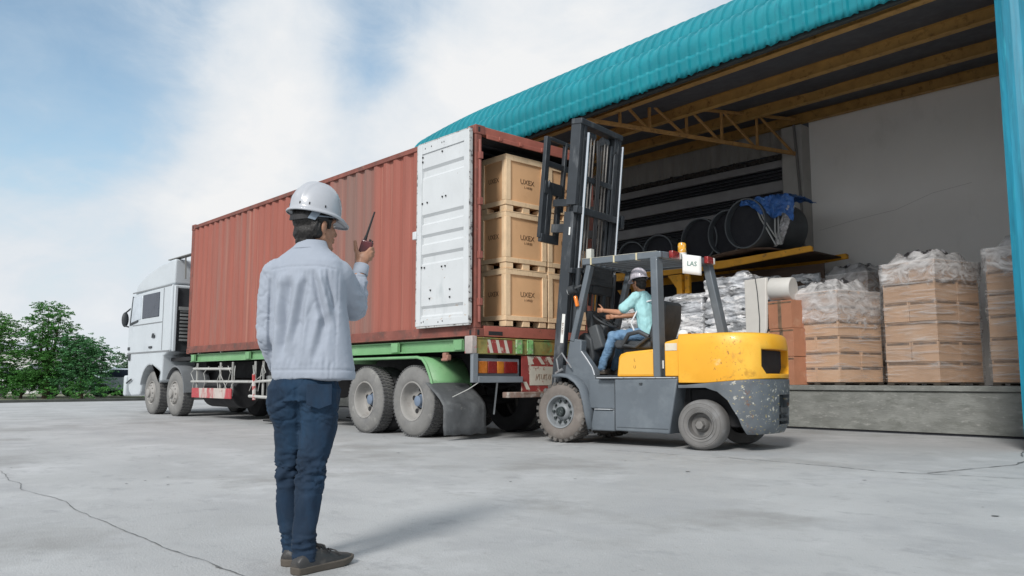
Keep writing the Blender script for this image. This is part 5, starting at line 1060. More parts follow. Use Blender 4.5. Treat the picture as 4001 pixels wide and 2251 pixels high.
# shoes
M_shoe = mat('grey_brown_leather', (.032, .031, .031), .50, var=.25, scale=10, bump=.3, bscale=60, wear=[((.13, .115, .10), 8, .54, .72)])
M_sole = mat('shoe_sole', (.085, .072, .058), .8, var=.2, bump=.3)
def shoe(loc, rz, parent):
    T = Matrix.Translation(loc) @ rotm(0, 0, rz) @ Matrix.Scale(1.07, 4); L = .30; sh = part('shoe', parent)
    out = [(-.030, -.005), (-.038, .03), (-.036, .09), (-.040, .17), (-.047, .215), (-.044, .26), (-.025, .292), (.0, .301), (.025, .292), (.044, .262), (.050, .215), (.046, .16), (.038, .09), (.038, .03), (.030, -.005), (.0, -.014)]
    mb = MB(); mb.M = T; mb.prism(out, lambda p: (p[0] * .97, p[1], .0 + (.018 * max(0, (p[1] - .22) / .08) if p[1] > .22 else 0)), lambda p: (p[0] * 1.04, p[1] * 1.005, .030 + (.008 * max(0, (p[1] - .22) / .08) if p[1] > .22 else 0))); mb.M = Matrix.Identity(4); mb.build('sole', M_sole, sh, bevel=.005, seg=3)
    mb = MB(); mb.M = T
    secs = [(-.004, .030, .030, .058), (.02, .036, .034, .078), (.06, .037, .036, .092), (.10, .038, .036, .094), (.135, .040, .034, .086), (.17, .043, .030, .070), (.21, .046, .026, .058), (.25, .043, .022, .050), (.278, .034, .018, .044), (.292, .018, .012, .036)]
    n = 20; vs = []; fs = []
    for y, w_, h0, top in secs:
        for i in range(n):
            t = 2 * PI * i / n; sx = math.copysign(abs(math.cos(t)) ** .75, math.cos(t)); sz = math.sin(t); vs.append((w_ * sx, y, .024 + (top - .024) * max(0, sz) ** .8 if sz > 0 else .024))
    for k in range(len(secs) - 1): fs += [(k * n + i, k * n + (i + 1) % n, (k + 1) * n + (i + 1) % n, (k + 1) * n + i) for i in range(n)]
    fs += [tuple(range(n)), tuple(range((len(secs) - 1) * n, len(secs) * n))]; mb.add(vs, fs); mb.M = Matrix.Identity(4); mb.build('upper', M_shoe, sh, smooth=60)
    mb = MB(); mb.M = T; mb.tube([(-.04, .205, .052), (-.02, .188, .070), (.0, .182, .073), (.02, .188, .070), (.043, .205, .052)], .003, 6); mb.M = Matrix.Identity(4); mb.build('toe_seam', M_shoe, sh, smooth=60)
    mb = MB(); mb.M = T
    for k in range(4): y = .105 + k * .020; z = .094 - k * .0065; mb.tube([(-.022, y, z - .004), (0, y + .006, z + .003), (.022, y, z - .004)], .0028, 6)
    mb.tube([(0, .10, .098), (.022, .085, .112), (.036, .105, .105), (.030, .125, .085), (.040, .145, .068)], .0026, 6); mb.tube([(0, .10, .098), (-.02, .09, .110), (-.03, .11, .10)], .0026, 6); mb.M = Matrix.Identity(4); mb.build('lace', M_seal, sh)
shoe((-.005, -.125, 0), -36, pa); shoe((-.085, .035, 0), -14, pa)
# radio
TR = Matrix.Translation((.200, .236, 1.476)) @ rotm(6, 18, 0)
rd = thing('two_way_radio', 'dark red handheld radio with long black antenna held up by the standing worker', 'radio', wpos, R(47.5225))
mb = MB(); mb.M = TR; mb.box(-.029, .029, -.016, .016, -.072, .052); mb.M = Matrix.Identity(4); mb.build('case', mat('dark_red_plastic', (.075, .008, .012), .35, var=.4, scale=20, coat=.3), rd, bevel=.006, seg=3)
mb = MB(); mb.M = TR; mb.cyl((-.016, 0, .052), (-.015, 0, .075), .0085, .007, n=12); mb.cyl((-.015, 0, .075), (-.013, 0, .200), .006, .0042, n=12); mb.M = Matrix.Identity(4); mb.build('antenna', M_seal, rd)
mb = MB(); mb.M = TR; mb.cyl((.010, 0, .052), (.010, 0, .063), .006, n=12); mb.cyl((.022, 0, .052), (.022, 0, .060), .004, n=10); mb.M = Matrix.Identity(4); mb.build('knob', M_seal, rd)

# ------------------------------------------------------------------ forklift driver
dp = thing('person', 'seated forklift driver in pale cyan t-shirt, light jeans and white helmet holding the wheel', 'person', (-7.71, 8.69, 0), R(189.15))
DT = Matrix.Translation((-.69, -.0, 2.165)) @ rotm(0, 0, -90 - 14) @ rotm(-6, 0, 0)
M_skin2 = mat('skin_light', (.50, .25, .15), .5, var=.06, scale=8, bump=.05)
b = MB(); head_shapes(b, DT); b.cap((-.74, 0, 1.98), .058, (-.715, 0, 2.09), .050)
b.cap((-.82, 0, 1.46), .10, (-.76, 0, 1.85), .10); b.cap((-.73, -.12, 1.93), .045, (-.73, .12, 1.93), .045)
arm = [((-.71, .17, 1.92), .046), ((-.52, .24, 1.745), .042), ((-.24, .17, 1.79), .029)]
b.cap(arm[0][0], arm[0][1], arm[1][0], arm[1][1]); b.cap(arm[1][0], arm[1][1], arm[2][0], arm[2][1]); b.ell((-.185, .165, 1.80), (.046, .022, .036), 14, 10)
for k in range(4): z = 1.825 - k * .018; finger(b, [(-.16, .16, z), (-.12, .158, z + .006), (-.105, .135, z + .004), (-.125, .115, z)], .009, .007)
finger(b, [(-.20, .155, 1.825), (-.165, .150, 1.862), (-.135, .15, 1.885)], .010, .008)
b.cap((-.72, -.19, 1.94), .050, (-.50, -.24, 1.74), .042); b.cap((-.50, -.24, 1.74), .040, (-.26, -.08, 1.72), .029); b.ell((-.21, -.07, 1.72), (.046, .022, .036), 12, 8)
for k in range(4): z = 1.745 - k * .018; finger(b, [(-.18, -.07, z), (-.14, -.07, z + .004), (-.125, -.05, z)], .009, .007)
finger(b, [(-.21, -.06, 1.745), (-.18, -.05, 1.775)], .010, .008)
for s in (1, -1): b.cap((-.80, s * .09, 1.45), .075, (-.34, s * .15, 1.43), .055); b.cap((-.34, s * .15, 1.43), .050, (-.16, s * .16, 1.02), .035)
fit(remesh(b, .006, 4), None, [M_skin2], 'body', dp); eyes(DT, dp); hair_mesh(DT, dp); helmet(DT @ Matrix.Translation((0, -.004, .062)) @ rotm(-4, 0, 0), dp, mat('helmet_lilac_white', (.62, .58, .64), .35, var=.04, coat=.3, bump=.02))
s = MB(); s.loft([(-.86, 0, 1.40, .13, .165, 0), (-.85, 0, 1.5, .135, .165, 0), (-.80, 0, 1.68, .125, .165, 0), (-.76, 0, 1.84, .128, .185, 0), (-.745, 0, 1.945, .112, .185, 0), (-.745, 0, 2.0, .088, .13, 0), (-.74, 0, 2.04, .066, .068, 0)], 32)
for q in (1, -1): s.cap((-.73, q * .155, 1.945), .078, (-.58, q * .225, 1.80), .074)
fit(remesh(s, .009, 5), lambda P, N: .0075 * vnoise(P * [1, 1, .9], 26, 31, 3) + .004 * vnoise(P * [1.5, 1, .4], 60, 33, 2), [mat('cyan_shirt', (.36, .64, .66), .8, var=.06, bump=.15, bscale=200, bdist=.001, wear=[((.28, .55, .58), 5, .55, .72)])], 't_shirt', dp)
s = MB(); s.cap((-.86, 0, 1.46), .135, (-.80, 0, 1.44), .13)
for q in (1, -1):
    s.cap((-.82, q * .085, 1.45), .095, (-.36, q * .15, 1.435), .074); s.cap((-.36, q * .15, 1.435), .074, (-.22, q * .165, 1.10), .062); s.cap((-.22, q * .165, 1.10), .062, (-.185, q * .165, 1.01), .060)
fit(remesh(s, .009, 4), lambda P, N: .007 * vnoise(P * [1, .6, 1.3], 32, 41, 3), [mat('light_denim', (.13, .235, .37), .85, var=.2, scale=8, bump=.2, bscale=220, bdist=.001, wear=[((.22, .35, .50), 5, .52, .7), ((.08, .15, .26), 7, .58, .72)])], 'jeans', dp)
shoe((-.235, .165, .915), -90, dp); shoe((-.235, -.165, .915), -90, dp)
mb = MB(); mb.tube([(-.93, .0, 1.92), (-.80, .15, 1.86), (-.66, .18, 1.60), (-.70, .17, 1.50)], .012, 6); mb.build('vest_edge', mat('white_cord', (.75, .76, .78), .6), dp)

# ================================================================== CARGO ON THE DOCK
M_card = mat('cardboard', (.60, .38, .235), .8, var=.10, scale=1.5, bump=.12, bscale=30, bstretch=(.4, .4, 6), island=0,
             wear=[((.66, .46, .32), 2.4, .5, .7, (.5, .5, 3)), ((.42, .26, .15), 5, .62, .72, (.5, .5, 6)), ((.55, .47, .40), 4, .60, .74, (.6, .6, 7))])
M_carg = mat('cardboard_dull', (.47, .30, .19), .8, var=.12, scale=1.5, bump=.12, bscale=30, bstretch=(.4, .4, 6),
             wear=[((.54, .40, .30), 2.4, .5, .7, (.5, .5, 3)), ((.34, .21, .13), 5, .62, .72, (.5, .5, 6)), ((.50, .45, .42), 4, .60, .72, (.6, .6, 7))])
M_tape = mat('packing_tape', (.20, .13, .085), .4, var=.3, scale=9, bump=.1, wear=[((.12, .09, .07), 8, .55, .6, (1, 1, 1))])
M_film = film_mat('stretch_film', (.60, .58, .57), .50, .74, 1.6, (.5, .5, 7), .10)
M_film2 = film_mat('crumpled_film', (.80, .79, .81), .36, .66, 3.0, (1, 1, 2.2), .34)
M_pallet = mat('dark_pallet', (.06, .05, .04), .85, var=.3)
def crumple(mb, x0, x1, y0, y1, z, h, seed, n=26, amp=1.0):
    """lumpy sheet thrown over the top of a load"""
    rr = np.random.default_rng(seed); P = []; ph = rr.random((6, 3)) * 6.28; fr = rr.uniform(3, 11, (6, 2))
    for i in range(n + 1):
        row = []
        for j in range(n + 1):
            u, v = i / n, j / n; e = min(u, 1 - u, v, 1 - v) * 5; e = min(1, e)
            hh = sum(abs(math.sin(u * fr[k, 0] + v * fr[k, 1] + ph[k, 0])) ** .6 / (1.5 + k) for k in range(6)) * h * .5 * amp
            sag = -.16 * h * 4 * (1 - e)
            row.append((x0 + (x1 - x0) * u + rr.normal() * .006, y0 + (y1 - y0) * v + rr.normal() * .006, z + hh * (.25 + .75 * e) + sag + rr.normal() * .006))
        P.append(row)
    mb.grid(P)
def drape(mb, w, d, z0, z1, seed, off=.012, n=14):
    """loose film round the four sides"""
    rr = np.random.default_rng(seed); pts = []
    for (a, b) in (((0, 0), (-w, 0)), ((-w, 0), (-w, d)), ((-w, d), (0, d)), ((0, d), (0, 0))):
        for k in range(n): t = k / n; pts.append((a[0] + (b[0] - a[0]) * t, a[1] + (b[1] - a[1]) * t))
    c = Vector((-w / 2, d / 2)); P = []; m = 16
    for x, y in pts + [pts[0]]:
        row = []
        for j in range(m + 1):
            t = j / m; o = off + .018 * abs(math.sin(7 * t + x * 6 + y * 5 + seed)) * abs(math.sin(17 * t + x * 3)) + abs(rr.normal()) * .004
            v = (Vector((x, y)) - c); v = v * (1 + o / max(w, d) * 2); row.append((c.x + v.x, c.y + v.y, z0 + (z1 - z0) * t + .02 * math.sin(x * 9 + y * 8 + seed) * (j == 0)))
        P.append(row)
    P[-1] = P[0]; mb.grid(P)
def wrapped_load(label, loc, rz, w, d, H, nz, seed, mcard, top_h=.22, film_from=.62):
    t = thing('wrapped_load', label, 'pallet load', loc, rz, 'shrink wrapped carton loads on the dock'); rr = random.Random(seed)
    mb = MB(); mb.box(-w, 0, 0, d, .030, .045)
    for x in (-w + .06, -w / 2, -.06):
        for y in (.06, d / 2, d - .06): mb.box(x - .06, x + .06, y - .06, y + .06, 0, .030)
    mb.build('pallet', M_pallet, t)
    z = .048; hz = (H - z) / nz
    for k in range(nz):
        nx = 2 if (k + seed) % 2 else 1; ny = 2
        for i in range(nx):
            for j in range(ny):
                jx = rr.uniform(-.008, .008); jy = rr.uniform(-.008, .008); a, b = -w + w * i / nx, -w + w * (i + 1) / nx; c, e = d * j / ny, d * (j + 1) / ny
                mb = MB(); mb.box(a + .004 + jx, b - .004 + jx, c + .004 + jy, e - .004 + jy, z + .002, z + hz - .004)
                mb.mat(1); m_ = (c + e) / 2; yy = z + hz - .035 * (1 if k % 2 else .9)
                if j == 0: mb.box(a + .03 + jx, b - .03 + jx, c + .001 + jy, c + .004 + jy, z + hz - .05, z + hz - .012)
                if i == nx - 1: mb.box(b - .004 + jx, b - .001 + jx, c + .04, e - .04, z + hz - .05, z + hz - .012)
                mb.build('carton', [mcard, M_tape], t, bevel=.010)
        z += hz
    mb = MB(); drape(mb, w, d, .06, H * 1.0, seed, .010); f = mb.build('plastic_wrap', M_film, t, smooth=180, recalc=False)
    M_f2 = film_mat('film_hood_%d' % seed, (.74, .73, .73), .38, .68, 2.6, (1, 1, 2.0), .30, (H * film_from, H * film_from + .32))
    mb = MB(); drape(mb, w, d, H * (film_from - .14), H + .01, seed + 3, .030); crumple(mb, -w - .03, .03, -.03, d + .03, H + .01, top_h, seed); f2 = mb.build('plastic_wrap', M_f2, t, smooth=180, recalc=False)
    mb = MB(); crumple(mb, -w * .85, -w * .15, d * .1, d * .8, H + .03, top_h * .95, seed + 9, 22, 1.1); mb.build('plastic_bundle', mat('grey_plastic', (.05, .048, .05), .3, var=.5, scale=7, bump=.5, bscale=12, bdist=.03, wear=[((.45, .45, .47), 8, .54, .62)]), t, smooth=60, recalc=False)
    return t
Zd = .75
wrapped_load('wrapped stack of tan cartons just right of the forklift, lower than its neighbours', (-6.46, 13.42, Zd), R(-14), .98, 1.10, 1.62, 6, 3, M_card, .26, .62)
wrapped_load('tallest full wrapped stack of brown cartons in the middle of the dock row', (-4.87, 13.42, Zd), R(-14), .93, 1.12, 1.98, 6, 8, M_carg, .22, .80)
wrapped_load('wrapped carton stack half hidden by the blue corner cladding', (-2.95, 13.55, Zd), R(-8), 1.30, 1.2, 2.08, 6, 12, M_carg, .26, .80)
wrapped_load('wrapped carton load standing behind the lower stack against the grey wall', (-6.6, 14.95, Zd), R(-8), 1.0, 1.1, 2.08, 6, 5, M_carg, .24, .78)
M_foil = mat('silver_wrap', (.50, .52, .55), .16, var=.5, scale=2.5, bump=1.0, bscale=6, bstretch=(.7, .7, 2.2), bdist=.06, coat=.7, spec=.8, wear=[((.90, .90, .91), 2.8, .49, .56, (.8, .8, 2.2)), ((.05, .055, .06), 3.2, .56, .61, (.8, .8, 2.8))])  # white and near-black patches are reflections painted into the wrap colour
def silver_load(label, loc, rz, w, d, H, seed):
    t = thing('silver_load', label, 'pallet load', loc, rz, 'silver wrapped loads behind the forklift')
    mb = MB(); mb.box(-w, 0, 0, d, .075, .095)
    for x in (-w + .06, -w / 2, -.06):
        for y in (.06, d - .06): mb.box(x - .06, x + .06, y - .06, y + .06, 0, .074)
    mb.build('pallet', M_pallet, t)
    q = MB(); rr = random.Random(seed); q.box(-w * .96, -.04 * w, .04 * d, d * .96, .1, H * .86)
    for k in range(12): q.ell((rr.uniform(-w * .85, -w * .15), rr.uniform(.1, d - .1), H * rr.uniform(.3, .93)), (rr.uniform(.14, .3), rr.uniform(.14, .25), rr.uniform(.06, .14)), 12, 8)
    for k in range(5):
        z = .12 + (H - .3) * k / 5; q.box(-w * rr.uniform(.97, 1.02), .02 * w, -.0, d, z, z + (H - .3) / 5 - .05)
    me = remesh(q, .022, 6)
    fit(me, lambda P, N: .035 * vnoise(P * [.7, .7, 2.0], 11, seed, 3), [M_foil], 'wrapped_bags', t)
    return t
silver_load('silver wrapped bulky load right behind the forklift seat', (-9.42, 13.75, Zd), R(-6), 1.0, .9, 2.06, 3)
silver_load('silver wrapped lumpy load seen between the forklift rear posts', (-8.2, 13.6, Zd), R(-6), 1.12, 1.0, 2.30, 6)
silver_load('low silver wrapped load seen past the driver through the forklift', (-10.75, 13.9, Zd), R(-5), 1.1, 1.0, 1.9, 9)
silver_load('silver wrapped load with a dark crumpled top behind the white panel', (-7.55, 14.95, Zd), R(-6), 1.2, 1.0, 2.4, 14)
# white roll on brown cartons
M_wsheet = mat('white_foam_sheet', (.68, .66, .62), .7, var=.05, bump=.05)
t = thing('packing_sheet', 'white curved foam sheet strapped beside the silver load', 'packing sheet', (-7.95, 13.42, Zd), R(-10))
P = [[(-.30 + .02 * k, .02 + .03 * math.sin(k * .3), z) for z in (.98, 1.3, 1.65, 1.92)] for k in range(16)]
P = [[(-.28 + u * .40, .0 + .05 * math.sin(u * 3), z0 + .95) for z0 in (0 + .35 * (1 - u) * 0, .3, .65, .98)] for u in [i / 12 for i in range(13)]]
mb = MB(); mb.prism([(-.30, .98), (-.30, 1.92), (.20, 1.92), (.16, 1.0), (.02, .62), (-.08, .62)], lambda p: (p[0], -.02, p[1] + .02), lambda p: (p[0] + .02, .03, p[1] + .02)); mb.build('sheet', M_wsheet, t, bevel=.01)
mb = MB(); mb.tube([(-.02, -.04, 1.94), (.02, -.045, 1.7), (.05, -.04, 1.2), (.03, -.04, .7)], .008, 6); mb.build('strap', M_dk, t)
mb = MB(); mb.box(-.45, .25, .06, .6, .0, .96); mb.build('carton_base', M_carg, t, bevel=.02)
t = tag(MB().lathe([(.0, 0), (.20, 0), (.205, .01), (.205, .40), (.2, .41), (0, .41)], (0, 0, 0), (-1, -.10, .05), 36).build('foam_roll', mat('foam_roll_white', (.62, .61, .58), .6, var=.06), bevel=.008, loc=(-7.30, 13.52, Zd + 1.71)), 'white cylindrical foam roll resting on the small brown cartons', 'roll')
for k, (z, dx) in enumerate(((0, 0), (.50, .01), (1.0, -.01))):
    lab = ('bottom brown carton under the white foam roll', 'middle brown carton under the white foam roll', 'top brown carton directly under the white foam roll')[k]
    mb = MB(); mb.box(-.52, 0, 0, .5, .0, .494); mb.mat(1); mb.box(-.30, -.22, -.003, .5, .0, .4955); mb.box(-.525, .003, -.003, .003, .44, .47); mb.mat(0)
    o = mb.build('brown_carton', [mat('brown_orange_card', (.42, .19, .11), .8, var=.1, wear=[((.5, .28, .18), 3, .55, .7)]), M_tape], bevel=.006, loc=(-7.22 + dx, 13.28, Zd + z), rot=(0, 0, R(-12)))
    tag(o, lab, 'carton', 'brown cartons beside the lower wrapped stack')

# rack with pipes
M_ry = mat('rack_yellow', (.70, .33, .02), .5, var=.15, bump=.08, wear=[((.35, .16, .03), 7, .58, .68)])
M_brown = mat('dark_brown_board', (.07, .045, .032), .8, var=.3, scale=3, stretch=(.3, 1, 2), wear=[((.12, .075, .05), 4, .52, .7, (.3, 1, 3))])
rk = thing('storage_rack', 'yellow steel rack holding big dark pipes above the dock', 'rack')
for y in (14.45, 15.9):
    mb = MB(); mb.pxz([(-13.2, 3.10), (-13.2, 3.28), (-9.2, 3.28), (-7.42, 3.36), (-7.38, 3.33), (-7.38, 3.25), (-9.3, 3.12)], y - .03, y + .03); mb.build('rack_beam', M_ry, rk, bevel=.008)
    for x in (-10.35, -13.0):
        mb = MB(); mb.box(x - .15, x - .02, y - .02 if y < 15 else y - .10, y + .10 if y < 15 else y + .02, Zd, 3.095); mb.box(x + .02, x + .14, y + .032, y + .12, Zd, 3.27); mb.build('rack_post', M_ry, rk, bevel=.008)
        mb = MB(); mb.pxz([(x - .15, 3.095), (x - .38, 3.095), (x - .15, 2.80)], y - .02, y + .02); mb.build('gusset', M_ry, rk)
mb = MB(); mb.box(-13.2, -7.5, 14.50, 15.85, 3.27, 3.30); mb.build('deck', M_brown, rk)
mb = MB(); mb.grid([[(-9.9, 14.30, 3.31), (-9.9, 15.2, 3.34)], [(-9.3, 14.28, 3.38), (-9.3, 15.2, 3.40)], [(-8.7, 14.30, 3.43), (-8.7, 15.2, 3.43)], [(-8.2, 14.36, 3.38), (-8.2, 15.2, 3.41)]]); f = mb.build('sagging_board', mat('rough_board', (.13, .085, .06), .9, var=.4, scale=5, bump=.5), rk, recalc=False); mo = f.modifiers.new('t', 'SOLIDIFY'); mo.thickness = .03
mb = MB(); mb.box(-10.2, -7.45, 15.0, 15.04, 2.35, 3.08); mb.build('back_board', M_brown, rk)
M_pipe = mat('dark_pipe', (.085, .095, .105), .5, var=.2, scale=3, bump=.05, wear=[((.07, .08, .085), 3, .55, .7)])
pipes = [(-8.66, 14.20, 3.93, .50, -14, 1.35, 'nearest full round dark pipe mouth under the blue tarpaulin'), (-9.25, 14.45, 3.86, .47, -12, 1.4, 'dark pipe partly behind the nearest round pipe mouth'), (-10.02, 14.6, 3.82, .47, -8, 1.2, 'dark pipe second from the nearest round mouth, resting against it'),
         (-11.00, 14.45, 3.68, .36, 4, 1.1, 'shorter dark pipe above the forklift beacon'), (-11.75, 14.45, 3.65, .33, 8, .95, 'small dark pipe beside the forklift mast')]
for x, y, z, r, az, ln, lab in pipes:
    az = az + 6; d = Vector((math.sin(R(-az)), math.cos(R(-az)), 0)); mb = MB()
    mb.lathe([(r, 0), (r, ln), (r - .025, ln), (r - .025, 0)], (0, 0, 0), d, 56, closed=True)
    mb.mat(1); mb.lathe([(r + .002, -.003), (r + .002, .012), (r - .014, .012), (r - .014, -.003)], (0, 0, 0), d, 56, closed=True)
    mb.mat(2); mb.cyl(d * (ln * .10), d * (ln * .12), r - .026, n=56)  # near-black disc stands in for the shade inside the pipe mouth
    o = mb.build('large_pipe', [M_pipe, mat('pipe_rim', (.12, .135, .145), .5), M_void], loc=(x, y, z), smooth=40); tag(o, lab, 'pipe', 'dark pipes lying on the yellow rack')
# tarpaulin thrown over the pipes
rr = np.random.default_rng(5); P = []
for i in range(44):
    row = []; u = i / 43
    for j in range(36):
        v = j / 35; x = -8.74 + u * 1.13
        if v < .62: t = v / .62; y = 15.15 - t * .92; z = 4.40 + .05 * math.sin(t * 3.1) - .10 * max(0, u - .7) * 3
        else: t = (v - .62) / .38; y = 14.23 - .06 * t + .05 * math.sin(u * 15) * t; z = 4.40 - .12 * max(0, u - .8) * 3 - t * (.10 + .34 * min(1, max(0, u - .12) * 2.2)) * (1 + .12 * math.sin(u * 21))
        row.append((x + rr.normal() * .006, y + rr.normal() * .01, z + rr.normal() * .010 + .025 * math.sin(u * 29 + v * 17) * math.sin(v * 19 + u * 6)))
    P.append(row)
mb = MB(); mb.grid(P); o = mb.build('blue_tarpaulin', mat('tarp_blue', (.03, .12, .38), .45, var=.35, scale=8, bump=.6, bscale=14, bdist=.03, wear=[((.12, .26, .55), 7, .52, .66), ((.01, .04, .14), 6, .58, .68)]), smooth=60, recalc=False)
mo = o.modifiers.new('t', 'SOLIDIFY'); mo.thickness = .006; tag(o, 'crumpled blue tarpaulin thrown over the nearest pipes', 'tarpaulin')
P = []
for i in range(14):
    u = i / 13; row = []
    for j in range(16):
        v = j / 15; row.append((-7.86 + .26 * u + .10 * v * (1 - u) - .30 * v + rr.normal() * .008, 14.26 + rr.normal() * .014 + .05 * math.sin(u * 9), 4.12 - v * .72 + .05 * u))
    P.append(row)
mb = MB(); mb.grid(P); o = mb.build('plastic_sheet', M_film2, smooth=60, recalc=False); tag(o, 'torn clear plastic sheet hanging below the blue tarpaulin', 'plastic sheet')
for k, (x, z, dx) in enumerate(((-8.44, 4.33, .42), (-8.38, 4.30, .46), (-8.0, 4.02, .03), (-7.93, 4.02, .03))):
    mb = MB(); mb.tube([(x, 14.22, z), (x + dx * .35, 14.18, z - .35), (x + dx * .7, 14.19, z - .62 if k < 2 else z - .4), (x + dx, 14.25, 3.42)], .016, 6)
    o = mb.build('tie_strap', mat('pale_strap', (.36, .37, .36), .6), smooth=60)
    tag(o, ('long pale strap running down from the rim of the nearest pipe', 'second long pale strap just right of the first on the nearest pipe', 'short upright pale strap under the blue tarpaulin', 'short upright pale strap beside the torn plastic')[k], 'strap', 'straps tying the pipes')

# ================================================================== FAR EDGE OF THE YARD
def leafy(name_crown, parent, blobs, n, size, m, seed, flat=.45):
    """crown of small leaf faces gathered in sprays through the given ellipsoids (cx,cy,cz,rx,ry,rz)"""
    r = np.random.default_rng(seed); V = []; F = []; tot = sum(b[3] * b[4] * b[5] for b in blobs) ** 1
    vol = np.array([(b[3] * b[4] * b[5]) ** .67 for b in blobs]); vol /= vol.sum(); o = 0; Vs = []
    for b, s in zip(blobs, vol):
        ns = max(3, int(n * s / 26))
        d = r.normal(size=(ns, 3)); d /= np.linalg.norm(d, axis=1)[:, None]; rad = r.random(ns) ** .4
        c = np.array(b[:3]) + d * rad[:, None] * np.array(b[3:6]) * (1 + .18 * r.normal(size=(ns, 1)))
        out = d * [1, 1, .25]; out /= np.linalg.norm(out, axis=1)[:, None] + 1e-6
        for k in range(ns):
            m_ = 26; t = r.random(m_) ** .8; L = size * r.uniform(4.0, 9.0)
            sd = np.cross(out[k], [0, 0, 1]); sd /= np.linalg.norm(sd) + 1e-6
            p = c[k] + out[k] * (t * L)[:, None] + sd * (r.normal(size=m_) * L * .25 * (1 - t * .5))[:, None] + np.array([0, 0, 1]) * (r.normal(size=m_) * L * .07 - t * t * L * .12)[:, None]
            a = r.normal(size=(m_, 3)) * [1, 1, flat]; a /= np.linalg.norm(a, axis=1)[:, None]; bb = np.cross(a, r.normal(size=(m_, 3)) * [.6, .6, 1.0]); bb /= np.linalg.norm(bb, axis=1)[:, None]
            sz = size * r.uniform(.6, 1.4, (m_, 1)); q = np.stack([p - a * sz, p + bb * sz * .45, p + a * sz, p - bb * sz * .45], 1); Vs.append(q.reshape(-1, 3))
    V = np.concatenate(Vs); nf = len(V) // 4; me = bpy.data.meshes.new(name_crown); me.from_pydata(V.tolist(), [], np.arange(nf * 4).reshape(-1, 4).tolist()); me.materials.append(m); me.update()
    o = bpy.data.objects.new(name_crown, me); COL.objects.link(o); o.parent = parent; return o
M_bark = mat('bark', (.09, .065, .045), .9, bump=.4, var=.3)
def foliage(name, c, tr=.28): return mat(name, c, .6, var=.35, scale=1.3, bump=0, island=.4, transl=tr, spec=.3)
F1 = foliage('leaf_deep_green', (.07, .21, .045)); F2 = foliage('leaf_mid_green', (.10, .26, .06)); F3 = foliage('leaf_blue_green', (.08, .22, .085)); F4 = foliage('leaf_pale_far', (.13, .21, .13))
def limbs(mb, base, tops, r0, seed):
    rr = random.Random(seed); base = Vector(base)
    for t in tops:
        t = Vector(t); mid = base.lerp(t, .4); mid += Vector((rr.uniform(-.2, .2), rr.uniform(-.2, .2), .15)); mb.tube([base, base.lerp(mid, .5) + Vector((0, 0, .1)), mid, t], [r0, r0 * .7, r0 * .45, r0 * .12], 7)
def tree(label, x, y, blobs, n, size, m, seed, trunk=.12, group=None, name='tree'):
    t = thing(name, label, 'tree', (x, y, 0), 0, group)
    mb = MB(); mb.tube([(0, 0, -.1), (.03, .02, .5), (-.02, .03, 1.0)], [trunk, trunk * .8, trunk * .65], 9); limbs(mb, (-.02, .03, .9), [(b[0] * .9, b[1] * .9, b[2] + b[5] * .4) for b in blobs], trunk * .55, seed); mb.build('trunk', M_bark, t)
    leafy('crown', t, blobs, n, size, m, seed); return t
# screen right is (+.675,+.738) in plan; trees stand just beyond the yard edge
def sr(a, b=0): return (.675 * a - .738 * b, .738 * a + .675 * b)
def bl(a, z, ra, rz, b=0): q = sr(a, b); return (q[0], q[1], z, ra, ra, rz)
tree('tall layered dark green tree at the far left, highest of the yard edge trees', -42.4, 9.7, [bl(-.1, 4.2, .55, .2), bl(.55, 3.85, .5, .2), bl(-.35, 3.6, .7, .25), bl(.5, 3.25, .7, .25), bl(-.5, 2.95, .7, .3), bl(.2, 2.6, .9, .3), bl(-.5, 2.1, 1.0, .4), bl(.5, 1.75, .95, .45), bl(0, 1.3, 1.1, .5), bl(-.4, .8, .9, .45)], 36000, .042, F1, 3, .16, 'trees along the yard edge')
tree('broad green tree cut by the left edge of the photo', -43.9, 7.6, [bl(.3, 3.45, .8, .3), bl(-.4, 3.7, .9, .3), bl(.5, 3.0, .95, .4), bl(-.5, 3.1, 1.1, .4), bl(.2, 2.5, 1.2, .45), bl(-.8, 2.2, 1.0, .4), bl(.7, 2.0, .8, .35), bl(-.2, 1.6, 1.1, .3), bl(.5, 1.3, .7, .3)], 34000, .042, F2, 5, .16, 'trees along the yard edge')
tree('lower spreading green tree sloping down towards the cab', -41.3, 10.9, [bl(-.4, 2.7, .7, .35), bl(.2, 2.45, .7, .3), bl(.75, 2.1, .6, .25), bl(-.1, 2.1, .9, .4), bl(.5, 1.7, .8, .35), bl(0, 1.4, 1.0, .4), bl(.6, 1.1, .7, .4), bl(-.3, .8, 1.0, .4), bl(.4, .5, .8, .35)], 32000, .040, F3, 7, .12, 'trees along the yard edge')
tree('small pale green tree directly beside the white cab front', -48.5, 15.3, [bl(0, 1.9, .8, .4), bl(.4, 1.5, .9, .4), bl(-.3, 1.2, .9, .45), bl(.1, .7, 1.0, .45), bl(.6, .9, .7, .4)], 9000, .07, F4, 9, .1, 'trees along the yard edge')
tree('small dark bush like tree at the bottom of the far left corner', -43.3, 8.9, [bl(-.4, .95, .9, .35), bl(.4, .8, .9, .35), bl(-1.0, .7, .7, .4)], 9000, .05, F1, 11, .07, 'trees along the yard edge')
kb = MB(); kb.bar((-34.6, -20, .02), (-34.6, 40, .02), .22, .16); ko = kb.build('yard_kerb', mat('kerb_dark', (.06, .065, .06), .9, var=.3)); tag(ko, kind='structure')
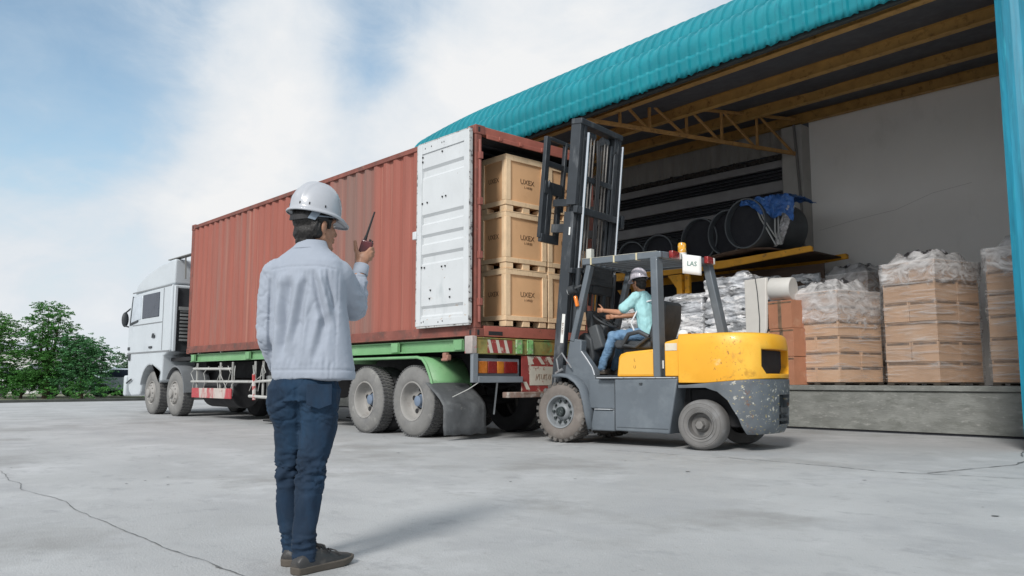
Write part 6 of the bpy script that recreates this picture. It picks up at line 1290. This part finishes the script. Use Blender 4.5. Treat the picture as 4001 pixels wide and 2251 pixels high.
# low walls, sheds and parked vehicles in the far background
def far(name, label, cat, x, y, w, d, h, col, roofc=None, win=0, rz=47.5):
    t = thing(name, label, cat, (x, y, 0), R(rz)); m = mat(name + '_%d' % (abs(hash((col, w))) % 9999 if 0 else int(col[0] * 1000 + w * 10)), col, .8, var=.12)
    mb = MB(); mb.box(-w / 2, w / 2, -d / 2, d / 2, 0, h); mb.build('wall', m, t)
    if roofc: mb = MB(); mb.pyz([(-d / 2 - .2, h), (d / 2 + .2, h), (0, h + h * .28)], -w / 2 - .2, w / 2 + .2); mb.build('roof', mat(name + '_roof_%d' % int(roofc[0] * 1000), roofc, .7), t)
    for k in range(win):
        x0 = -w / 2 + (k + .5) * w / win; mb = MB(); mb.box(x0 - w / win * .22, x0 + w / win * .22, -d / 2 - .03, -d / 2 + .01, h * .3, h * .72); mb.build('window', mat('far_window', (.12, .14, .16), .3), t)
    return t
far('low_wall', 'long pale boundary wall behind the trees', 'wall', -57, 17.5, 26, .3, 1.0, (.42, .43, .42))
far('shed', 'small white shed with a dark opening left of the cab', 'shed', -52.5, 17.2, 3.4, 2, 1.25, (.60, .60, .58), (.35, .42, .50), 2)
far('house', 'pale house with a light roof glimpsed through the left tree', 'house', -60, 11.5, 9, 5, 2.5, (.55, .55, .54), (.42, .44, .47), 4)
far('shed', 'pinkish low shed at the far left edge', 'shed', -49.0, 7.6, 2.6, 1.5, 1.05, (.45, .30, .27), (.18, .10, .08), 0)
def far_car(label, x, y, col, rz):
    t = thing('parked_car', label, 'car', (x, y, 0), R(rz), 'cars parked beyond the yard')
    mb = MB(); mb.pxz([(-2.0, .30), (2.0, .30), (2.05, .65), (1.9, .85), (1.1, .93), (.6, 1.38), (-.9, 1.40), (-1.5, .98), (-2.0, .9)], -.82, .82); mb.build('body', mat('car_paint_%d' % int(col[0] * 100), col, .35, coat=.4, bump=0), t, bevel=.08, seg=3)
    mb = MB(); mb.pxz([(.95, .95), (.55, 1.32), (-.85, 1.33), (-1.35, .98)], -.835, .835); mb.build('window', M_glass, t)
    for sx in (-1.25, 1.25):
        for sy in (-.80, .80): mb = MB(); mb.cyl((sx, sy - .1, .32), (sx, sy + .1, .32), .32, n=20); mb.build('wheel', M_tyred, t)
far_car('white car parked behind the trees at far left', -46.6, 10.2, (.62, .64, .65), 50); far_car('silver car parked near the cab front, half hidden', -43.0, 13.9, (.40, .45, .50), 40)
far_car('pale green car glimpsed below the spreading tree', -45.8, 12.2, (.45, .60, .52), 45)
o = leafy('verge_bushes', None, [(-46 + k * .9, 4 + k * .98, .35, .9, .9, .35) for k in range(14)], 9000, .05, F1, 21); tag(o, kind='stuff')
